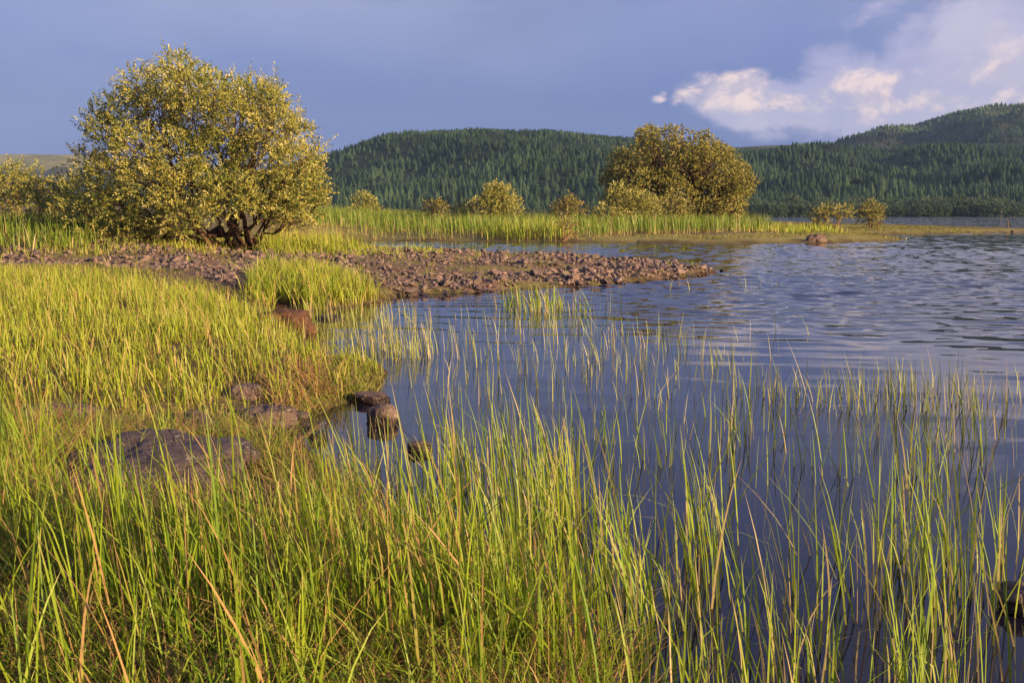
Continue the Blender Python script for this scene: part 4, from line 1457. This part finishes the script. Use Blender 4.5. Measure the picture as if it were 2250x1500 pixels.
grass('reed_fringe', 'pale yellow reed fringe standing before the reed bed', BED3, 1100, 0.85, 0.045, M_MEADOW, rg, (5, 0.25), None, 0.06, 0.4, 3, 0.2)
BED4 = poly([(1600, 515), (1800, 516), (1860, 514), (1800, 505), (1690, 500), (1640, 498)], 0.2)
grass('point_grass', 'short bright grass along the outer promontory', BED4, 5000, 0.5, 0.05, M_MEADOW, rg, (6, 0.3), None, 0.1, 0.5, 3, 0.3, patch=(76, 3, 12, 0.4, 0.1))
FL2 = poly([(700, 526), (1000, 526), (1400, 530), (1600, 530), (1850, 524), (1960, 527), (2200, 510), (1950, 500), (1800, 499), (1850, 512), (1600, 524), (1300, 526)], 0.1)
grass('flat_turf', 'very short turf on the low muddy promontory edge', FL2, 26000, 0.10, 0.05, M_TURF, rg, (6, 0.3), None, 0.5, 0.3, 2, 0.5, patch=(77, 2, 9, 0.4, 0.1))


# reed tufts standing in the water: each one a thing
def reed_tuft(px, py, n, h, spread, wd, mat, label, group, r, lean_sd=0.09, wind=0.8, curl=0.25, segs=4, tall=0.3):
    g = gp(px, py)
    P = r.normal(0, spread, (n, 2))
    hh = h * np.clip(r.normal(1, tall, n), 0.3, 1.6)
    m = grass_mesh('reed_tuft', np.column_stack([P, np.full(n, -0.06)]), hh + 0.06, wd * r.uniform(0.7, 1.25, n), r, lean_sd, wind, segs, curl)
    o = obj('reed_tuft', m, mat, None, (g[0], g[1], 0))
    return tag(o, label, 'reeds', group)


rt = np.random.default_rng(81)


def patch_tufts(Q_px, count, n, h, spread, wd, mat, label, group, **kw):
    Q = poly(Q_px)
    c = 0
    while c < count:
        # spread evenly over the picture of the patch: nearer tufts are smaller in area
        P = scatter(Q, 1, rt)[0]
        d = np.array([P[0], P[1]])
        px = d[0] / d[1] * F + 1125
        v = math.atan2(EYE, math.hypot(d[1], 0)) + PITCH
        py = 750 + math.tan(v) * F
        if land_z(np.array([P]))[1][0] > 0.05 and kw.get('dry', False) is False:
            c += 1
            continue
        k = {a: b for a, b in kw.items() if a != 'dry'}
        reed_tuft(px, py, int(rt.integers(n[0], n[1] + 1)), h, spread, wd, mat, label, group, rt, **k)
        c += 1


patch_tufts([(1085, 690), (1180, 690), (1250, 690), (1245, 676), (1100, 672)], 14, (9, 18), 0.36, 0.16, 0.013, M_REED,
            'green yellow reed tuft in the cluster just off the stony spit', 'reeds off the stony spit')
for px, py, n in [(1275, 688, 9), (1300, 690, 12), (1345, 688, 7)]:
    reed_tuft(px, py, n, 0.34, 0.10, 0.013, M_REED, 'green reed tuft at the right end of the spit cluster', 'reeds right of the spit cluster', rt)
for px, py, n in [(1590, 607, 4), (1612, 608, 3), (1500, 632, 5), (1455, 640, 3), (1530, 636, 3), (1660, 632, 5), (1690, 630, 4)]:
    reed_tuft(px, py, n, 0.26, 0.14, 0.012, M_STEM, 'few pale reed stems far out beyond the spit tip', 'stray stems beyond the spit tip', rt, lean_sd=0.16)
patch_tufts([(620, 730), (700, 690), (880, 690), (960, 700), (930, 790), (860, 800), (740, 780)], 34, (7, 13), 0.33, 0.26, 0.0085, M_STEM,
            'pale thin reed stems in the shallow cove beside the islet', 'reed stems in the cove')
patch_tufts([(830, 745), (960, 745), (975, 790), (840, 800)], 14, (9, 16), 0.34, 0.20, 0.0085, M_STEM,
            'dense pale stems right of the turf islet', 'dense stems by the islet')
patch_tufts([(960, 705), (1250, 712), (1570, 738), (1600, 800), (1560, 900), (1000, 880)], 54, (6, 11), 0.28, 0.33, 0.0085, M_STEM,
            'pale leaning reed stems in the open water at mid lake', 'reed stems in mid water')
patch_tufts([(1650, 850), (2100, 850), (2160, 905), (1900, 920), (1640, 870)], 36, (5, 10), 0.30, 0.22, 0.008, M_STEM,
            'thin upright reed stems in the right hand water', 'reed stems at the right')
for px, py, n in [(1640, 745, 2), (1705, 728, 3), (1725, 722, 1), (1785, 735, 2), (2190, 960, 4), (2100, 850, 3)]:
    reed_tuft(px, py, n, 0.30, 0.05, 0.009, M_STEM, 'lone pale stems in open water away from other reeds', 'lone stems in open water', rt)
patch_tufts([(900, 960), (1250, 930), (1600, 930), (2150, 960), (2200, 1100), (1600, 1080), (1200, 1060), (950, 1050)], 34, (6, 11), 0.34, 0.12, 0.0072, M_REED,
            'green reed tuft behind the tall foreground reeds', 'reeds behind the foreground')
patch_tufts([(730, 1080), (960, 1040), (1250, 1100), (1600, 1180), (1500, 1500), (1300, 1500), (1000, 1290), (820, 1180)], 60, (10, 17), 0.50, 0.075, 0.0082, M_REED,
            'tall green reed tuft in the central foreground water', 'foreground reeds', wind=1.1, curl=0.4, dry=True)
patch_tufts([(1560, 1300), (1800, 1200), (2230, 1200), (2260, 1480), (1600, 1480)], 30, (5, 10), 0.47, 0.08, 0.0070, M_REED,
            'tall leaning reed tuft in the right foreground water', 'right foreground reeds', wind=1.0, curl=0.4)
patch_tufts([(1250, 1480), (2250, 1480), (2300, 1700), (1250, 1700)], 20, (9, 15), 0.40, 0.08, 0.0078, M_REED,
            'reed tuft rising from the bottom edge of the picture', 'reeds at the bottom edge', curl=0.4)

# ------------------------------------------------------------------ the cloud whose shade lies on the hills
bm = bmesh.new()
bmesh.ops.create_icosphere(bm, subdivisions=5, radius=1)
for v in bm.verts:
    d = v.co.normalized()
    v.co = d * (1 + 0.16 * mnoise.fractal(d * 2.2, 1.0, 2.0, 5))
    v.co = Vector((v.co.x * 1150, v.co.y * 900, (v.co.z if v.co.z > 0 else v.co.z * 0.35) * 190))
m = bpy.data.meshes.new('cloud')
bm.to_mesh(m)
bm.free()
m.polygons.foreach_set('use_smooth', np.ones(len(m.polygons), bool))
mc, n_, out_ = material('cloud')
pc = principled(n_, out_, (0.85, 0.85, 0.86), 1.0, 0.0)
tp = n_.new('ShaderNodeBsdfTransparent')
mx = n_.new('ShaderNodeMixShader')
mx.inputs[0].default_value = 0.60
n_.L.new(pc.outputs[0], mx.inputs[1])
n_.L.new(tp.outputs[0], mx.inputs[2])
n_.L.new(mx.outputs[0], out_.inputs[0])
tag(obj('cloud', m, mc, None, (3150, -180, 720)), 'broad cloud behind the camera whose shade lies on the far hills', 'cloud', kind='structure')

# ------------------------------------------------------------------ haze
HZ = True
if HZ:
    x0, x1, y0, y1, z0, z1_ = -3800, 3800, -600, 4400, -5, 420
    V = [(x, y, z) for z in (z0, z1_) for y in (y0, y1) for x in (x0, x1)]
    Fq = np.array([[0, 2, 3, 1], [4, 5, 7, 6], [0, 1, 5, 4], [2, 6, 7, 3], [0, 4, 6, 2], [1, 3, 7, 5]])
    mh, n_, out_ = material('haze')
    pv = n_.new('ShaderNodeVolumePrincipled')
    pv.inputs['Color'].default_value = (0.42, 0.64, 1.0, 1)
    pv.inputs['Density'].default_value = 0.00009
    n_.L.new(pv.outputs[0], out_.inputs['Volume'])
    tag(obj('haze', mesh('haze', V, [Fq]), mh), 'thin blue evening haze over the lake', 'haze', kind='stuff')

print('triangles', sum(sum(len(p.vertices) - 2 for p in o.data.polygons) if len(o.data.polygons) < 3000 else len(o.data.loops) - 2 * len(o.data.polygons) for o in S.objects if o.type == 'MESH'))
